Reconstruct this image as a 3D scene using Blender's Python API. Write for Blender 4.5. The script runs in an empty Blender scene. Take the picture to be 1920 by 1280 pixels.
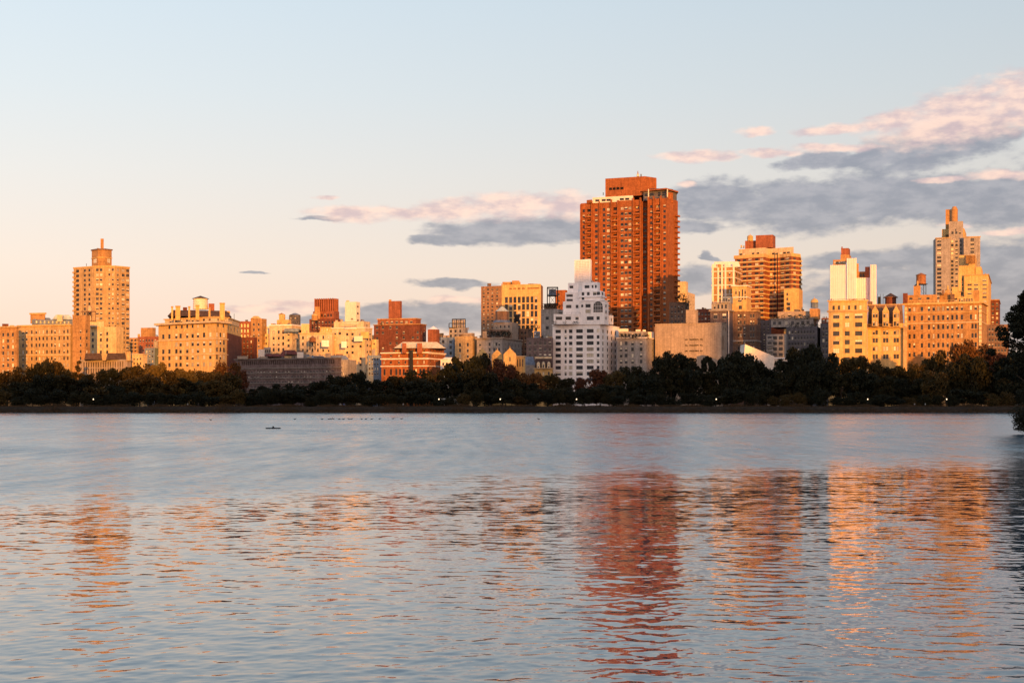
import bpy, bmesh, math, random
import numpy as np
from mathutils import Vector
random.seed(7); rng = np.random.default_rng(11)
SC = bpy.context.scene
COL = SC.collection
# ------------------------------------------------------------------ camera
F = 2667.0; H = 4.0; HY = 756.0          # focal length in photo pixels, eye height, horizon row
cam = bpy.data.cameras.new('camera'); camo = bpy.data.objects.new('camera', cam); COL.objects.link(camo)
camo.location = (0, 0, H); camo.rotation_euler = (math.pi/2, 0, 0)
cam.sensor_width = 36; cam.lens = 36*F/1920; cam.shift_y = (HY-640)/1920
cam.clip_start = .3; cam.clip_end = 20000; SC.camera = camo
SC.render.resolution_x = 1024; SC.render.resolution_y = 682
SC.view_settings.view_transform = 'Standard'; SC.view_settings.look = 'None'
SC.view_settings.gamma = 1; SC.view_settings.use_curve_mapping = False
SC.view_settings.exposure = 1.0
# ------------------------------------------------------------------ sun and sky
SUN_EL = 3.0; SUN_AZ = 12.0              # low sun behind the camera, a little to the right
S = Vector((math.sin(math.radians(SUN_AZ))*math.cos(math.radians(SUN_EL)),
            -math.cos(math.radians(SUN_AZ))*math.cos(math.radians(SUN_EL)), math.sin(math.radians(SUN_EL))))
sl = bpy.data.lights.new('sun', 'SUN'); sl.energy = 3.4; sl.color = (1.0, .395, .06); sl.angle = math.radians(.5)
so = bpy.data.objects.new('sun', sl); COL.objects.link(so); so.rotation_euler = S.to_track_quat('Z', 'Y').to_euler()

def world():
    w = bpy.data.worlds.new('World'); SC.world = w; w.use_nodes = True
    nt = w.node_tree; N = nt.nodes; L = nt.links; N.clear()
    def nd(t, **k):
        n = N.new(t)
        for a, v in k.items(): setattr(n, a, v)
        return n
    def mth(op, a, b=None, c=None, clamp=False):
        n = nd('ShaderNodeMath', operation=op, use_clamp=clamp)
        for i, v in enumerate((a, b, c)):
            if v is None: continue
            if isinstance(v, (int, float)): n.inputs[i].default_value = v
            else: L.new(v, n.inputs[i])
        return n.outputs[0]
    def mix(f, a, b):
        n = nd('ShaderNodeMix', data_type='RGBA')
        for i, v in ((0, f), (6, a), (7, b)):
            if isinstance(v, (int, float)): n.inputs[i].default_value = v
            elif isinstance(v, tuple): n.inputs[i].default_value = (*v, 1)
            else: L.new(v, n.inputs[i])
        return n.outputs[2]
    out = nd('ShaderNodeOutputWorld')
    sky = nd('ShaderNodeTexSky', sky_type='NISHITA'); sky.sun_disc = False
    sky.sun_elevation = math.radians(SUN_EL); sky.sun_rotation = math.radians(180-SUN_AZ)
    bg1 = nd('ShaderNodeBackground'); bg1.inputs[1].default_value = .05; tint = nd('ShaderNodeVectorMath', operation='MULTIPLY'); L.new(sky.outputs[0], tint.inputs[0]); tint.inputs[1].default_value = (.38, .29, .44); L.new(tint.outputs[0], bg1.inputs[0])
    tc = nd('ShaderNodeTexCoord'); sp = nd('ShaderNodeSeparateXYZ'); L.new(tc.outputs['Generated'], sp.inputs[0])
    x, y, z = sp.outputs
    az = mth('ARCTAN2', x, y)
    el = mth('ARCTAN2', z, mth('SQRT', mth('ADD', mth('MULTIPLY', x, x), mth('MULTIPLY', y, y))))
    # clear-sky colour by elevation: peach at the horizon, cream, pale blue, deeper blue overhead
    r = nd('ShaderNodeValToRGB'); L.new(mth('DIVIDE', el, math.pi/2, clamp=True), r.inputs[0])
    stops = [(0, (.92, .60, .50)), (.022, (.90, .66, .53)), (.06, (.86, .74, .63)), (.10, (.77, .76, .71)),
             (.135, (.69, .755, .76)), (.19, (.60, .725, .79)), (.30, (.52, .68, .82)), (.6, (.24, .38, .56)), (1, (.13, .22, .38))]
    cr = r.color_ramp
    while len(cr.elements) < len(stops): cr.elements.new(.5)
    for e, (p, c) in zip(cr.elements, stops): e.position = p; e.color = (*[v*.5 for v in c], 1)
    clear = r.outputs[0]
    # warm afterglow round the low sun, opposite the view
    dt = nd('ShaderNodeVectorMath', operation='DOT_PRODUCT'); L.new(tc.outputs['Generated'], dt.inputs[0]); dt.inputs[1].default_value = tuple(S)
    gl = mth('POWER', mth('MAXIMUM', dt.outputs['Value'], 0.0), 5.0)
    gs = nd('ShaderNodeVectorMath', operation='SCALE'); gs.inputs[0].default_value = (.90, .46, .22); L.new(gl, gs.inputs[3])
    ga = nd('ShaderNodeVectorMath', operation='ADD'); L.new(clear, ga.inputs[0]); L.new(gs.outputs[0], ga.inputs[1]); clear = ga.outputs[0]
    # a little brighter towards the left (north-east)
    g = mth('MULTIPLY_ADD', az, -.34, 1.0); g = mth('MINIMUM', mth('MAXIMUM', g, .88), 1.14)
    sc = nd('ShaderNodeVectorMath', operation='SCALE'); L.new(clear, sc.inputs[0]); L.new(g, sc.inputs[3]); clear = sc.outputs[0]
    # clouds live in azimuth / elevation, in units of 1/2667 radian
    U = mth('MULTIPLY', az, F); V = mth('MULTIPLY', el, F)
    cb = nd('ShaderNodeCombineXYZ'); L.new(U, cb.inputs[0]); L.new(V, cb.inputs[1]); uv = cb.outputs[0]
    def noise(scale, sx, sy, det, rough=.55, off=0):
        m = nd('ShaderNodeMapping'); L.new(uv, m.inputs[0]); m.inputs['Scale'].default_value = (sx*scale, sy*scale, 1); m.inputs['Location'].default_value = (off, off, off)
        n = nd('ShaderNodeTexNoise'); n.inputs['Scale'].default_value = 1; n.inputs['Detail'].default_value = det; n.inputs['Roughness'].default_value = rough
        L.new(m.outputs[0], n.inputs[0]); return n
    n1 = noise(.018, .55, 1.3, 5, off=3.1); n2 = noise(.05, .6, 1.4, 6, .55, off=8.3)
    vm = nd('ShaderNodeVectorMath', operation='SUBTRACT'); L.new(n1.outputs['Color'], vm.inputs[0]); vm.inputs[1].default_value = (.5, .5, .5)
    vs = nd('ShaderNodeVectorMath', operation='MULTIPLY_ADD'); L.new(vm.outputs[0], vs.inputs[0]); vs.inputs[1].default_value = (110, 30, 0); L.new(uv, vs.inputs[2])
    uvw = vs.outputs[0]
    def field(blobs):
        cur = None
        for (u, v, ru, rv, *t) in blobs:
            uu = math.atan((u-960)/F)*F; vv = math.atan((HY-v)/math.hypot(F, u-960))*F
            m = nd('ShaderNodeMapping', vector_type='TEXTURE'); L.new(uvw, m.inputs[0])
            m.inputs['Location'].default_value = (uu, vv, 0); m.inputs['Scale'].default_value = (ru, rv, 1)
            m.inputs['Rotation'].default_value = (0, 0, math.radians(t[0] if t else 0))
            d = nd('ShaderNodeVectorMath', operation='DOT_PRODUCT'); L.new(m.outputs[0], d.inputs[0]); L.new(m.outputs[0], d.inputs[1])
            cur = d.outputs['Value'] if cur is None else mth('SMOOTH_MIN', cur, d.outputs['Value'], .25)
        v = mth('SUBTRACT', 1.0, cur)
        return mth('ADD', v, mth('MULTIPLY', mth('SUBTRACT', n2.outputs[0], .5), 1.5))
    def sstep(v, a, b):
        n = nd('ShaderNodeMapRange', interpolation_type='SMOOTHSTEP'); L.new(v, n.inputs[0]); n.inputs[1].default_value = a; n.inputs[2].default_value = b
        return n.outputs[0]
    gray = [(1760, 272, 175, 40, 9), (1530, 300, 85, 16, 3), (1640, 297, 90, 16, 4), (1340, 375, 100, 42), (1500, 388, 160, 50), (1650, 372, 180, 50), (1850, 375, 170, 52),
            (1290, 425, 60, 16), (960, 434, 175, 27), (835, 450, 70, 10), (1070, 430, 80, 26), (1610, 490, 130, 22), (1780, 480, 170, 26), (1700, 550, 220, 62), (1900, 540, 200, 90),
            (1335, 482, 20, 8, -20), (1310, 525, 45, 30), (845, 530, 80, 11), (860, 592, 110, 30), (730, 588, 110, 24), (620, 602, 100, 12), (470, 514, 26, 3), (2250, 330, 330, 110, 5), (2300, 560, 420, 120), (600, 412, 40, 5)]
    pink = [(1800, 218, 165, 56, 11), (1910, 190, 125, 58, 10), (1680, 225, 85, 24, 8), (1420, 249, 45, 9), (1570, 243, 80, 12, 5), (1415, 249, 32, 7), (1305, 293, 70, 14), (1430, 288, 60, 8), (1570, 278, 110, 9),
            (1890, 328, 80, 10), (1770, 338, 60, 7), (660, 402, 95, 17), (770, 402, 60, 14), (850, 394, 85, 22), (960, 386, 110, 31), (1065, 384, 90, 32), (615, 370, 28, 6),
            (1450, 462, 30, 5), (1900, 432, 70, 7), (1780, 425, 30, 5), (500, 583, 110, 10), (570, 570, 60, 9), (860, 562, 60, 9), (2150, 180, 180, 60, 8), (1290, 345, 30, 7)]
    fg = field(gray); fp = field(pink)
    dg = mth('MULTIPLY', sstep(fg, -.35, .6), .95); dp = mth('MULTIPLY', sstep(fp, -.25, .95), .9)
    n3 = noise(.03, .6, 1.5, 4, off=20)
    gcol = mix(sstep(n3.outputs[0], .35, .68), (.135, .15, .175), (.20, .205, .222))
    pcol = mix(sstep(n3.outputs[0], .34, .66), (.33, .25, .25), (.54, .385, .305))
    c = mix(dg, clear, gcol); c = mix(dp, c, pcol)
    bg2 = nd('ShaderNodeBackground'); L.new(c, bg2.inputs[0]); bg2.inputs[1].default_value = .93
    ad = nd('ShaderNodeAddShader'); L.new(bg1.outputs[0], ad.inputs[0]); L.new(bg2.outputs[0], ad.inputs[1]); L.new(ad.outputs[0], out.inputs[0])
world()
# ------------------------------------------------------------------ helpers
def X(px, Y): return (px-960)/F*Y
def Z(py, Y): return H+(HY-py)/F*Y
def link(o): COL.objects.link(o); return o
def tag(o, label=None, cat=None, group=None, kind=None):
    if label: o['label'] = label
    if cat: o['category'] = cat
    if group: o['group'] = group
    if kind: o['kind'] = kind
    return o
def mkmesh(name, V, Fc, mats, mi=None, smooth=False):
    m = bpy.data.meshes.new(name); m.from_pydata([tuple(v) for v in V], [], Fc)
    for a in mats: m.materials.append(a)
    if mi is not None: m.polygons.foreach_set('material_index', mi)
    if smooth: m.polygons.foreach_set('use_smooth', [True]*len(m.polygons))
    m.update(); return m
def mkobj(name, m, parent=None, loc=(0, 0, 0), rz=0):
    o = link(bpy.data.objects.new(name, m)); o.parent = parent; o.location = loc; o.rotation_euler = (0, 0, rz); return o
class MB:
    def __init__(s): s.V = []; s.F = []; s.M = []
    def quad(s, a, b, c, d, m=0):
        i = len(s.V); s.V += [a, b, c, d]; s.F.append((i, i+1, i+2, i+3)); s.M.append(m)
    def box(s, x0, x1, y0, y1, z0, z1, m=0):
        i = len(s.V); s.V += [(x0, y0, z0), (x1, y0, z0), (x1, y1, z0), (x0, y1, z0), (x0, y0, z1), (x1, y0, z1), (x1, y1, z1), (x0, y1, z1)]
        s.F += [(i, i+3, i+2, i+1), (i+4, i+5, i+6, i+7), (i, i+1, i+5, i+4), (i+1, i+2, i+6, i+5), (i+2, i+3, i+7, i+6), (i+3, i, i+4, i+7)]; s.M += [m]*6
    def cone(s, cx, cy, z0, z1, r0, r1, n=12, m=0, cap=True):
        i = len(s.V)
        for r, z in ((r0, z0), (r1, z1)):
            for k in range(n): a = 2*math.pi*k/n; s.V.append((cx+r*math.cos(a), cy+r*math.sin(a), z))
        for k in range(n): j = (k+1) % n; s.F.append((i+k, i+j, i+n+j, i+n+k)); s.M.append(m)
        if cap: s.F += [tuple(i+n-1-k for k in range(n)), tuple(i+n+k for k in range(n))]; s.M += [m, m]
    def bar(s, p, q, r0, r1, n=6, m=0):
        p = Vector(p); q = Vector(q); d = (q-p).normalized(); a = d.orthogonal().normalized(); b = d.cross(a); i = len(s.V)
        for c, r in ((p, r0), (q, r1)):
            for k in range(n): t = 2*math.pi*k/n; s.V.append(tuple(c+a*math.cos(t)*r+b*math.sin(t)*r))
        for k in range(n): j = (k+1) % n; s.F.append((i+k, i+j, i+n+j, i+n+k)); s.M.append(m)
        s.F += [tuple(i+n-1-k for k in range(n)), tuple(i+n+k for k in range(n))]; s.M += [m, m]
    def mesh(s, name, mats, smooth=False): return mkmesh(name, s.V, s.F, mats, s.M, smooth)
# ------------------------------------------------------------------ materials
MC = {}
def mat(name, col, rough=.85, var=.25, scale=.25, spec=.3, streak=.0, metal=0, emit=None, obj_var=0):
    if name in MC: return MC[name]
    m = bpy.data.materials.new(name); m.use_nodes = True; nt = m.node_tree; N = nt.nodes; L = nt.links
    b = N['Principled BSDF']; b.inputs['Roughness'].default_value = rough; b.inputs['Specular IOR Level'].default_value = spec; b.inputs['Metallic'].default_value = metal
    if emit: b.inputs['Emission Color'].default_value = (*col, 1); b.inputs['Emission Strength'].default_value = emit
    tc = N.new('ShaderNodeTexCoord'); mp = N.new('ShaderNodeMapping'); L.new(tc.outputs['Object'], mp.inputs[0]); mp.inputs['Scale'].default_value = (1, 1, 1)
    n = N.new('ShaderNodeTexNoise'); n.inputs['Scale'].default_value = scale; n.inputs['Detail'].default_value = 8; n.inputs['Roughness'].default_value = .65; L.new(mp.outputs[0], n.inputs[0])
    mp2 = N.new('ShaderNodeMapping'); L.new(tc.outputs['Object'], mp2.inputs[0]); mp2.inputs['Scale'].default_value = (1.1, 1.1, .06)
    n2 = N.new('ShaderNodeTexNoise'); n2.inputs['Scale'].default_value = 1; n2.inputs['Detail'].default_value = 3; L.new(mp2.outputs[0], n2.inputs[0])
    mr = N.new('ShaderNodeMapRange'); L.new(n.outputs[0], mr.inputs[0]); mr.inputs[1].default_value = .3; mr.inputs[2].default_value = .7; mr.inputs[3].default_value = 1-var; mr.inputs[4].default_value = 1+var
    mr2 = N.new('ShaderNodeMapRange'); L.new(n2.outputs[0], mr2.inputs[0]); mr2.inputs[1].default_value = .3; mr2.inputs[2].default_value = .7; mr2.inputs[3].default_value = 1-streak; mr2.inputs[4].default_value = 1+streak
    mu = N.new('ShaderNodeMath'); mu.operation = 'MULTIPLY'; L.new(mr.outputs[0], mu.inputs[0]); L.new(mr2.outputs[0], mu.inputs[1]); v = mu.outputs[0]
    n3 = N.new('ShaderNodeTexNoise'); n3.inputs['Scale'].default_value = 1.1; n3.inputs['Detail'].default_value = 2; L.new(tc.outputs['Object'], n3.inputs[0])
    mr3 = N.new('ShaderNodeMapRange'); L.new(n3.outputs[0], mr3.inputs[0]); mr3.inputs[1].default_value = .35; mr3.inputs[2].default_value = .65; mr3.inputs[3].default_value = 1-var*.7; mr3.inputs[4].default_value = 1+var*.7
    mu3 = N.new('ShaderNodeMath'); mu3.operation = 'MULTIPLY'; L.new(v, mu3.inputs[0]); L.new(mr3.outputs[0], mu3.inputs[1]); v = mu3.outputs[0]
    if obj_var:
        oi = N.new('ShaderNodeObjectInfo'); mo = N.new('ShaderNodeMapRange'); L.new(oi.outputs['Random'], mo.inputs[0]); mo.inputs[3].default_value = 1-obj_var; mo.inputs[4].default_value = 1+obj_var
        m2 = N.new('ShaderNodeMath'); m2.operation = 'MULTIPLY'; L.new(v, m2.inputs[0]); L.new(mo.outputs[0], m2.inputs[1]); v = m2.outputs[0]
    sc = N.new('ShaderNodeVectorMath'); sc.operation = 'SCALE'; sc.inputs[0].default_value = col; L.new(v, sc.inputs[3]); L.new(sc.outputs[0], b.inputs['Base Color'])
    MC[name] = m; return m
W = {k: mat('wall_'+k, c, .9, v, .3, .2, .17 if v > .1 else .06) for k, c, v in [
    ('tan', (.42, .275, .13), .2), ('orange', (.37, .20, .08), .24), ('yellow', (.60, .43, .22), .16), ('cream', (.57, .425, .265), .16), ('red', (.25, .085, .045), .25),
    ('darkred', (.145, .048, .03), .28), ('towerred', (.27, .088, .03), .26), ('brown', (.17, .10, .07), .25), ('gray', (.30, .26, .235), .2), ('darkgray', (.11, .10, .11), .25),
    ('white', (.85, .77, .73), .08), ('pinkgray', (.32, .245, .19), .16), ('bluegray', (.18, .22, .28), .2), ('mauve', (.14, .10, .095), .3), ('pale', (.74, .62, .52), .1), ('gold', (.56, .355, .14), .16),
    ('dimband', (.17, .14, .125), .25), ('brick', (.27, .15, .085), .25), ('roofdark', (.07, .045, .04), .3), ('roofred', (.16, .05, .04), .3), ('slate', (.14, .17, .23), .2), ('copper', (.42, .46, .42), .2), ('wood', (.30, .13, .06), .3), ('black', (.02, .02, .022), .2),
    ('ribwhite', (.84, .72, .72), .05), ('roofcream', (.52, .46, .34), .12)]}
G = {'glass': mat('window_glass', (.022, .024, .034), .32, .4, .1, .45, obj_var=.7), 'frame': mat('window_frame', (.20, .17, .15), .6, .1, 1, .3), 'dframe': mat('window_frame_dark', (.05, .045, .045), .5, .1, 1, .3),
     'blind': mat('window_blind_glare', (.62, .54, .42), .8, .1, .5, .2, obj_var=.45), 'sill': mat('window_sill', (.48, .40, .30), .8, .1, 1, .2)}  # pale window colour also carries the sunset sky mirrored in panes
# ------------------------------------------------------------------ window meshes (shared between alike windows)
WM = {}
def winmesh(w, h, var, dark):
    w = round(w*5)/5; h = round(h*5)/5; k = (w, h, var, dark)
    if k in WM: return WM[k]
    b = MB(); t = .09
    b.quad((-w/2, .16, 0), (w/2, .16, 0), (w/2, .16, h), (-w/2, .16, h), 1)
    b.box(-w/2, -w/2+t, .06, .155, 0, h, 0); b.box(w/2-t, w/2, .06, .155, 0, h, 0)
    b.box(-w/2+t, w/2-t, .065, .15, 0, t, 0); b.box(-w/2+t, w/2-t, .065, .15, h-t, h, 0)
    b.box(-w/2+t, w/2-t, .07, .145, h*.5-.04, h*.5+.04, 0)
    if w > 1.9:
        for f in ((0,) if w < 3 else (-w/6, w/6)): b.box(f-.04, f+.04, .075, .14, t, h-t, 0)
    if var: f = {1: .45, 2: .95, 3: .25}[var]; b.quad((-w/2+t, .13, h*(1-f)), (w/2-t, .13, h*(1-f)), (w/2-t, .13, h-t), (-w/2+t, .13, h-t), 2)
    b.box(-w/2-.1, w/2+.1, -.12, .05, -.14, -.01, 3)
    m = b.mesh('window', [G['dframe'] if dark else G['frame'], G['glass'], G['blind'], G['sill']]); WM[k] = m; return m
# ------------------------------------------------------------------ building kit
def rect(x0, x1, x2, Y, a=20, dep=22):
    """front from column x0 to x1, right flank to x2; near corner at distance Y, turned by a degrees"""
    t0 = (x0-960)/F; t1 = (x1-960)/F
    if x2 is None or x2 <= x1: a = math.degrees(math.atan(t1)) if x2 is None else a
    r = math.radians(a); s, c = math.sin(r), math.cos(r)
    Cx = t1*Y; w = (Cx-t0*Y)/(c+t0*s)
    if x2 is not None and x2 > x1:
        t2 = (x2-960)/F; den = s-t2*c; d = (t2*Y-Cx)/den if den > .02 else 40
        d = min(d, 70)
    else: d = dep
    A = (Cx-w*c, Y+w*s)
    return [A, (Cx, Y), (Cx+d*s, Y+d*c), (A[0]+d*s, A[1]+d*c)]
class Bld:
    def __init__(s, name, label, cat, px, Y, group=None, seed=1):
        s.root = link(bpy.data.objects.new(name, None)); s.o = (X(px, Y), Y+8, 2.4); s.root.location = s.o; s.root.empty_display_size = 2
        tag(s.root, label, cat, group); s.wins = []; s.r = random.Random(seed*77+int(px)); s.Y = Y
    def part(s, name, mb, mats, smooth=False):
        V = [(v[0]-s.o[0], v[1]-s.o[1], v[2]-s.o[2]) for v in mb.V]
        o = mkobj(name, mkmesh(name, V, mb.F, mats, mb.M, smooth), s.root)
        if name == 'roof_garden': o['kind'] = 'stuff'
        return o
    def prism(s, pts, y1, y0, m, faces=(), name='wall', Y=None, m2=None):
        Y = Y or min(p[1] for p in pts); z1 = Z(y1, Y); z0 = 2.4 if y0 is None else Z(y0, Y)
        if y0 is None: z0 = 1.0
        b = MB(); n = len(pts); fd = {}
        for f in faces: fd.setdefault(f.get('e', 0), []).append(f)
        for i in range(n):
            A = np.array(pts[i]); B = np.array(pts[(i+1) % n]); Ln = np.linalg.norm(B-A); d = (B-A)/Ln; inn = np.array((-d[1], d[0])); rz = math.atan2(d[1], d[0])
            ops = []
            for f in fd.get(i, ()):
                Ym = (A[1]+B[1])/2; c = f['c']
                def tof(px): u = (px-960)/F; return (u*A[1]-A[0])/((B[0]-A[0])-u*(B[1]-A[1]))
                wl = f.get('w', 4); wl = wl if isinstance(wl, (list, tuple)) else [wl]
                if isinstance(c, int):
                    mg = f.get('m', .06); ts = [mg+(1-2*mg)*(k+.5)/c for k in range(c)]; hw = [min(wl[0]/F*Ym, .8*Ln*(1-2*mg)/c)/Ln/2]*c
                else:
                    ts = [tof(q) for q in c]; hw = [abs(tof(q+wl[k % len(wl)]/2)-tof(q-wl[k % len(wl)]/2))/2 for k, q in enumerate(c)]
                yy, dy, nr = f['r']; dz = dy/F*Ym; hh = f.get('h', dy*.5)/F*Ym
                for k in range(nr):
                    zc = Z(yy+k*dy, Y); 
                    for q, t in enumerate(ts):
                        if s.r.random() < f.get('skip', 0): continue
                        a0 = (t-hw[q])*Ln; a1 = (t+hw[q])*Ln
                        if a0 < .15 or a1 > Ln-.15 or zc+hh/2 > z1-.15 or zc-hh/2 < z0+.1: continue
                        ops.append((a0, a1, zc-hh/2, zc+hh/2, f.get('q', .3)))
                        if f.get('flat'): continue
                        bp = f.get('blind', .35); rr = s.r.random(); var = 0 if rr > bp else (2 if rr < bp*.35 else (1 if rr < bp*.7 else 3))
                        P = A+d*(a0+a1)/2+inn*(f.get('q', .3)-.3)
                        s.wins.append(((P[0], P[1], zc-hh/2), rz, a1-a0, hh, var, f.get('dark', 0), (a1-a0)*F/Ym))
            if not ops:
                b.quad((*A, z0), (*B, z0), (*B, z1), (*A, z1)); continue
            xs = sorted({0., Ln, *[o[0] for o in ops], *[o[1] for o in ops]}); zs = sorted({z0, z1, *[round(o[2], 4) for o in ops], *[round(o[3], 4) for o in ops]})
            xa = np.array(xs); za = np.array(zs); xm = (xa[:-1]+xa[1:])/2; zm = (za[:-1]+za[1:])/2
            hole = np.zeros((len(xm), len(zm)), bool)
            for o in ops:
                hole[np.ix_((xm > o[0]) & (xm < o[1]), (zm > o[2]) & (zm < o[3]))] = True
            pt = lambda x, z, q=0: (A[0]+d[0]*x+inn[0]*q, A[1]+d[1]*x+inn[1]*q, z)
            for j in range(len(zm)):
                k = 0
                while k < len(xm):
                    if hole[k, j]: k += 1; continue
                    e = k
                    while e+1 < len(xm) and not hole[e+1, j]: e += 1
                    b.quad(pt(xa[k], za[j]), pt(xa[e+1], za[j]), pt(xa[e+1], za[j+1]), pt(xa[k], za[j+1])); k = e+1
            for (a0, a1, c0, c1, q) in ops:
                b.quad(pt(a0, c0), pt(a0, c0, q), pt(a0, c1, q), pt(a0, c1)); b.quad(pt(a1, c0, q), pt(a1, c0), pt(a1, c1), pt(a1, c1, q))
                b.quad(pt(a0, c0), pt(a1, c0), pt(a1, c0, q), pt(a0, c0, q)); b.quad(pt(a0, c1, q), pt(a1, c1, q), pt(a1, c1), pt(a0, c1))
        i = len(b.V); b.V += [(*p, z1) for p in pts]; b.F.append(tuple(range(i, i+n))); b.M.append(0)
        s.part(name, b, [W[m] if isinstance(m, str) else m])
        return pts, z0, z1
    def band(s, pts, ya, yb, m, proud=.35, name='cornice', edges=(0,), Y=None):
        Y = Y or min(p[1] for p in pts); z1, z0 = Z(ya, Y), Z(yb, Y); b = MB()
        for q, i in enumerate(edges):
            A = Vector(pts[i]); B = Vector(pts[(i+1) % len(pts)]); d = (B-A).normalized(); o = Vector((d.y, -d.x))
            A2 = A-d*(proud-.01*q); B2 = B+d*(proud-.01*q); pr = proud-.004*q; dz = .006*q
            P = [A2-o*.1, B2-o*.1, B2+o*pr, A2+o*pr]; P = [P[3], P[2], P[1], P[0]]
            j = len(b.V); b.V += [(p.x, p.y, z0+dz) for p in P]+[(p.x, p.y, z1-dz) for p in P]
            b.F += [(j+3, j+2, j+1, j), (j+4, j+5, j+6, j+7)]+[(j+k, j+(k+1) % 4, j+4+(k+1) % 4, j+4+k) for k in range(4)]; b.M += [0]*6
        return s.part(name, b, [W[m]])
    def bx(s, x0, x1, y1, y0, Y, m, name='roof_hut', dep=5, x2=None, a=20, faces=()):
        if x2 is None: return s.prism(rect(x0, x1, None, Y, dep=dep), y1, y0, m, faces, name, Y)
        return s.prism(rect(x0, x1, x2, Y, a), y1, y0, m, faces, name, Y)
    def hip(s, x0, x1, y1, y0, Y, m, dep=14, inset=.3, name='roof', over=0):
        b = MB(); A, B, C, D = [Vector(p) for p in rect(x0, x1, None, Y, dep=dep)]; z0, z1 = Z(y0, Y), Z(y1, Y)
        c = (A+B+C+D)/4; P = [A, B, C, D]; T = [c+(p-c)*(1-inset if k < 0 else 1-inset) for k, p in enumerate(P)]
        if inset >= 1: T = [c+(p-c)*.02 for p in P]
        b.V = [(p.x, p.y, z0) for p in P]+[(p.x, p.y, z1) for p in T]; b.F = [(0, 1, 5, 4), (1, 2, 6, 5), (2, 3, 7, 6), (3, 0, 4, 7), (4, 5, 6, 7), (3, 2, 1, 0)]; b.M = [0]*6
        return s.part(name, b, [W[m]])
    def gable(s, x0, x1, yt, y0, Y, m, dep=14, name='gable', roof='slate'):
        b = MB(); A, B, C, D = [Vector(p) for p in rect(x0, x1, None, Y, dep=dep)]; z0, z1 = Z(y0, Y), Z(yt, Y); M1 = (A+B)/2; M2 = (C+D)/2
        b.V = [(A.x, A.y, z0), (B.x, B.y, z0), (M1.x, M1.y, z1), (D.x, D.y, z0), (C.x, C.y, z0), (M2.x, M2.y, z1)]
        b.F = [(0, 1, 2), (4, 3, 5), (1, 4, 5, 2), (3, 0, 2, 5)]; b.M = [0, 0, 1, 1]
        return s.part(name, b, [W[m], W[roof]])
    def cyl(s, px, r, y1, y0, Y, m, name='tank', r1=None, n=14, cap=True):
        b = MB(); k = Y/F; b.cone(X(px, Y), Y, Z(y0, Y), Z(y1, Y), r*k, (r if r1 is None else r1)*k, n, 0); return s.part(name, b, [W[m]], False)
    def rail(s, pts, y1, y0, edges=(0,), m='darkgray', step=2.2, name='railing', Y=None):
        Y = Y or min(p[1] for p in pts); b = MB(); z0, z1 = Z(y0, Y), Z(y1, Y)
        for i in edges:
            A = Vector(pts[i]); B = Vector(pts[i+1]); n = max(2, int((B-A).length/step))
            for k in range(n+1): p = A+(B-A)*k/n; b.bar((p.x, p.y, z0), (p.x, p.y, z1), .09, .09, 4)
            b.bar((A.x, A.y, z1), (B.x, B.y, z1), .09, .09, 4)
        s.part(name, b, [W[m]])
    def clutter(s, x0, x1, y, Y, n=6, hmax=7, mats=('gray', 'tan', 'darkgray', 'brown', 'pinkgray')):
        """bulkheads, vents and planting that break the roof line"""
        for k in range(n):
            c = s.r.uniform(x0, x1); w = s.r.uniform(1.2, (x1-x0)*.14+2.5); h = s.r.uniform(1.5, hmax)
            t = s.r.random(); c = min(max(c, x0+w/2), x1-w/2)
            if t < .55: s.bx(c-w/2, c+w/2, y-h, y+2, Y+s.r.uniform(3, 9), s.r.choice(mats), 'roof_hut', 3)
            elif t < .8: s.cyl(c, .6, y-h*1.1, y+2, Y+5, s.r.choice(mats), 'vent_pipe', n=6)
            else: s.part('roof_garden', leafblob([(X(c, Y), Y+5, Z(y-h*.3, Y), w*.35, h*.25)], 60, .55, s.r), [LEAF['dark']])
    def finish(s):
        big = [w for w in s.wins if w[6] >= 2.6]; big.sort(key=lambda w: -w[6]); keep = big[:285]; ks = set(map(id, keep)); rest = [w for w in s.wins if id(w) not in ks]
        for p, rz, w, h, var, dk, _ in keep:
            mkobj('window', winmesh(w, h, var, dk), s.root, (p[0]-s.o[0], p[1]-s.o[1], p[2]-s.o[2]), rz)
        if rest:
            V = []; Fc = []; M = []
            for p, rz, w, h, var, dk, _ in rest:
                c, sn = math.cos(rz), math.sin(rz); i = len(V)
                for (y, a0, a1, c0, c1, m) in [(.16, -w/2, w/2, 0, h, 0)]+([(.12, -w/2+.05, w/2-.05, h*.5, h-.05, 1)] if var else [])+[(.1, -w/2, w/2, h*.48, h*.52, 2)]:
                    i = len(V)
                    for (x, z) in ((a0, c0), (a1, c0), (a1, c1), (a0, c1)): V.append((p[0]-s.o[0]+c*x-sn*y, p[1]-s.o[1]+sn*x+c*y, p[2]-s.o[2]+z))
                    Fc.append((i, i+1, i+2, i+3)); M.append(m)
            o = mkobj('small_windows', mkmesh('small_windows', V, Fc, [G['glass'], G['blind'], G['frame']], M), s.root)
            if len(rest) > 1: o['kind'] = 'stuff'
        return s.root
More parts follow.
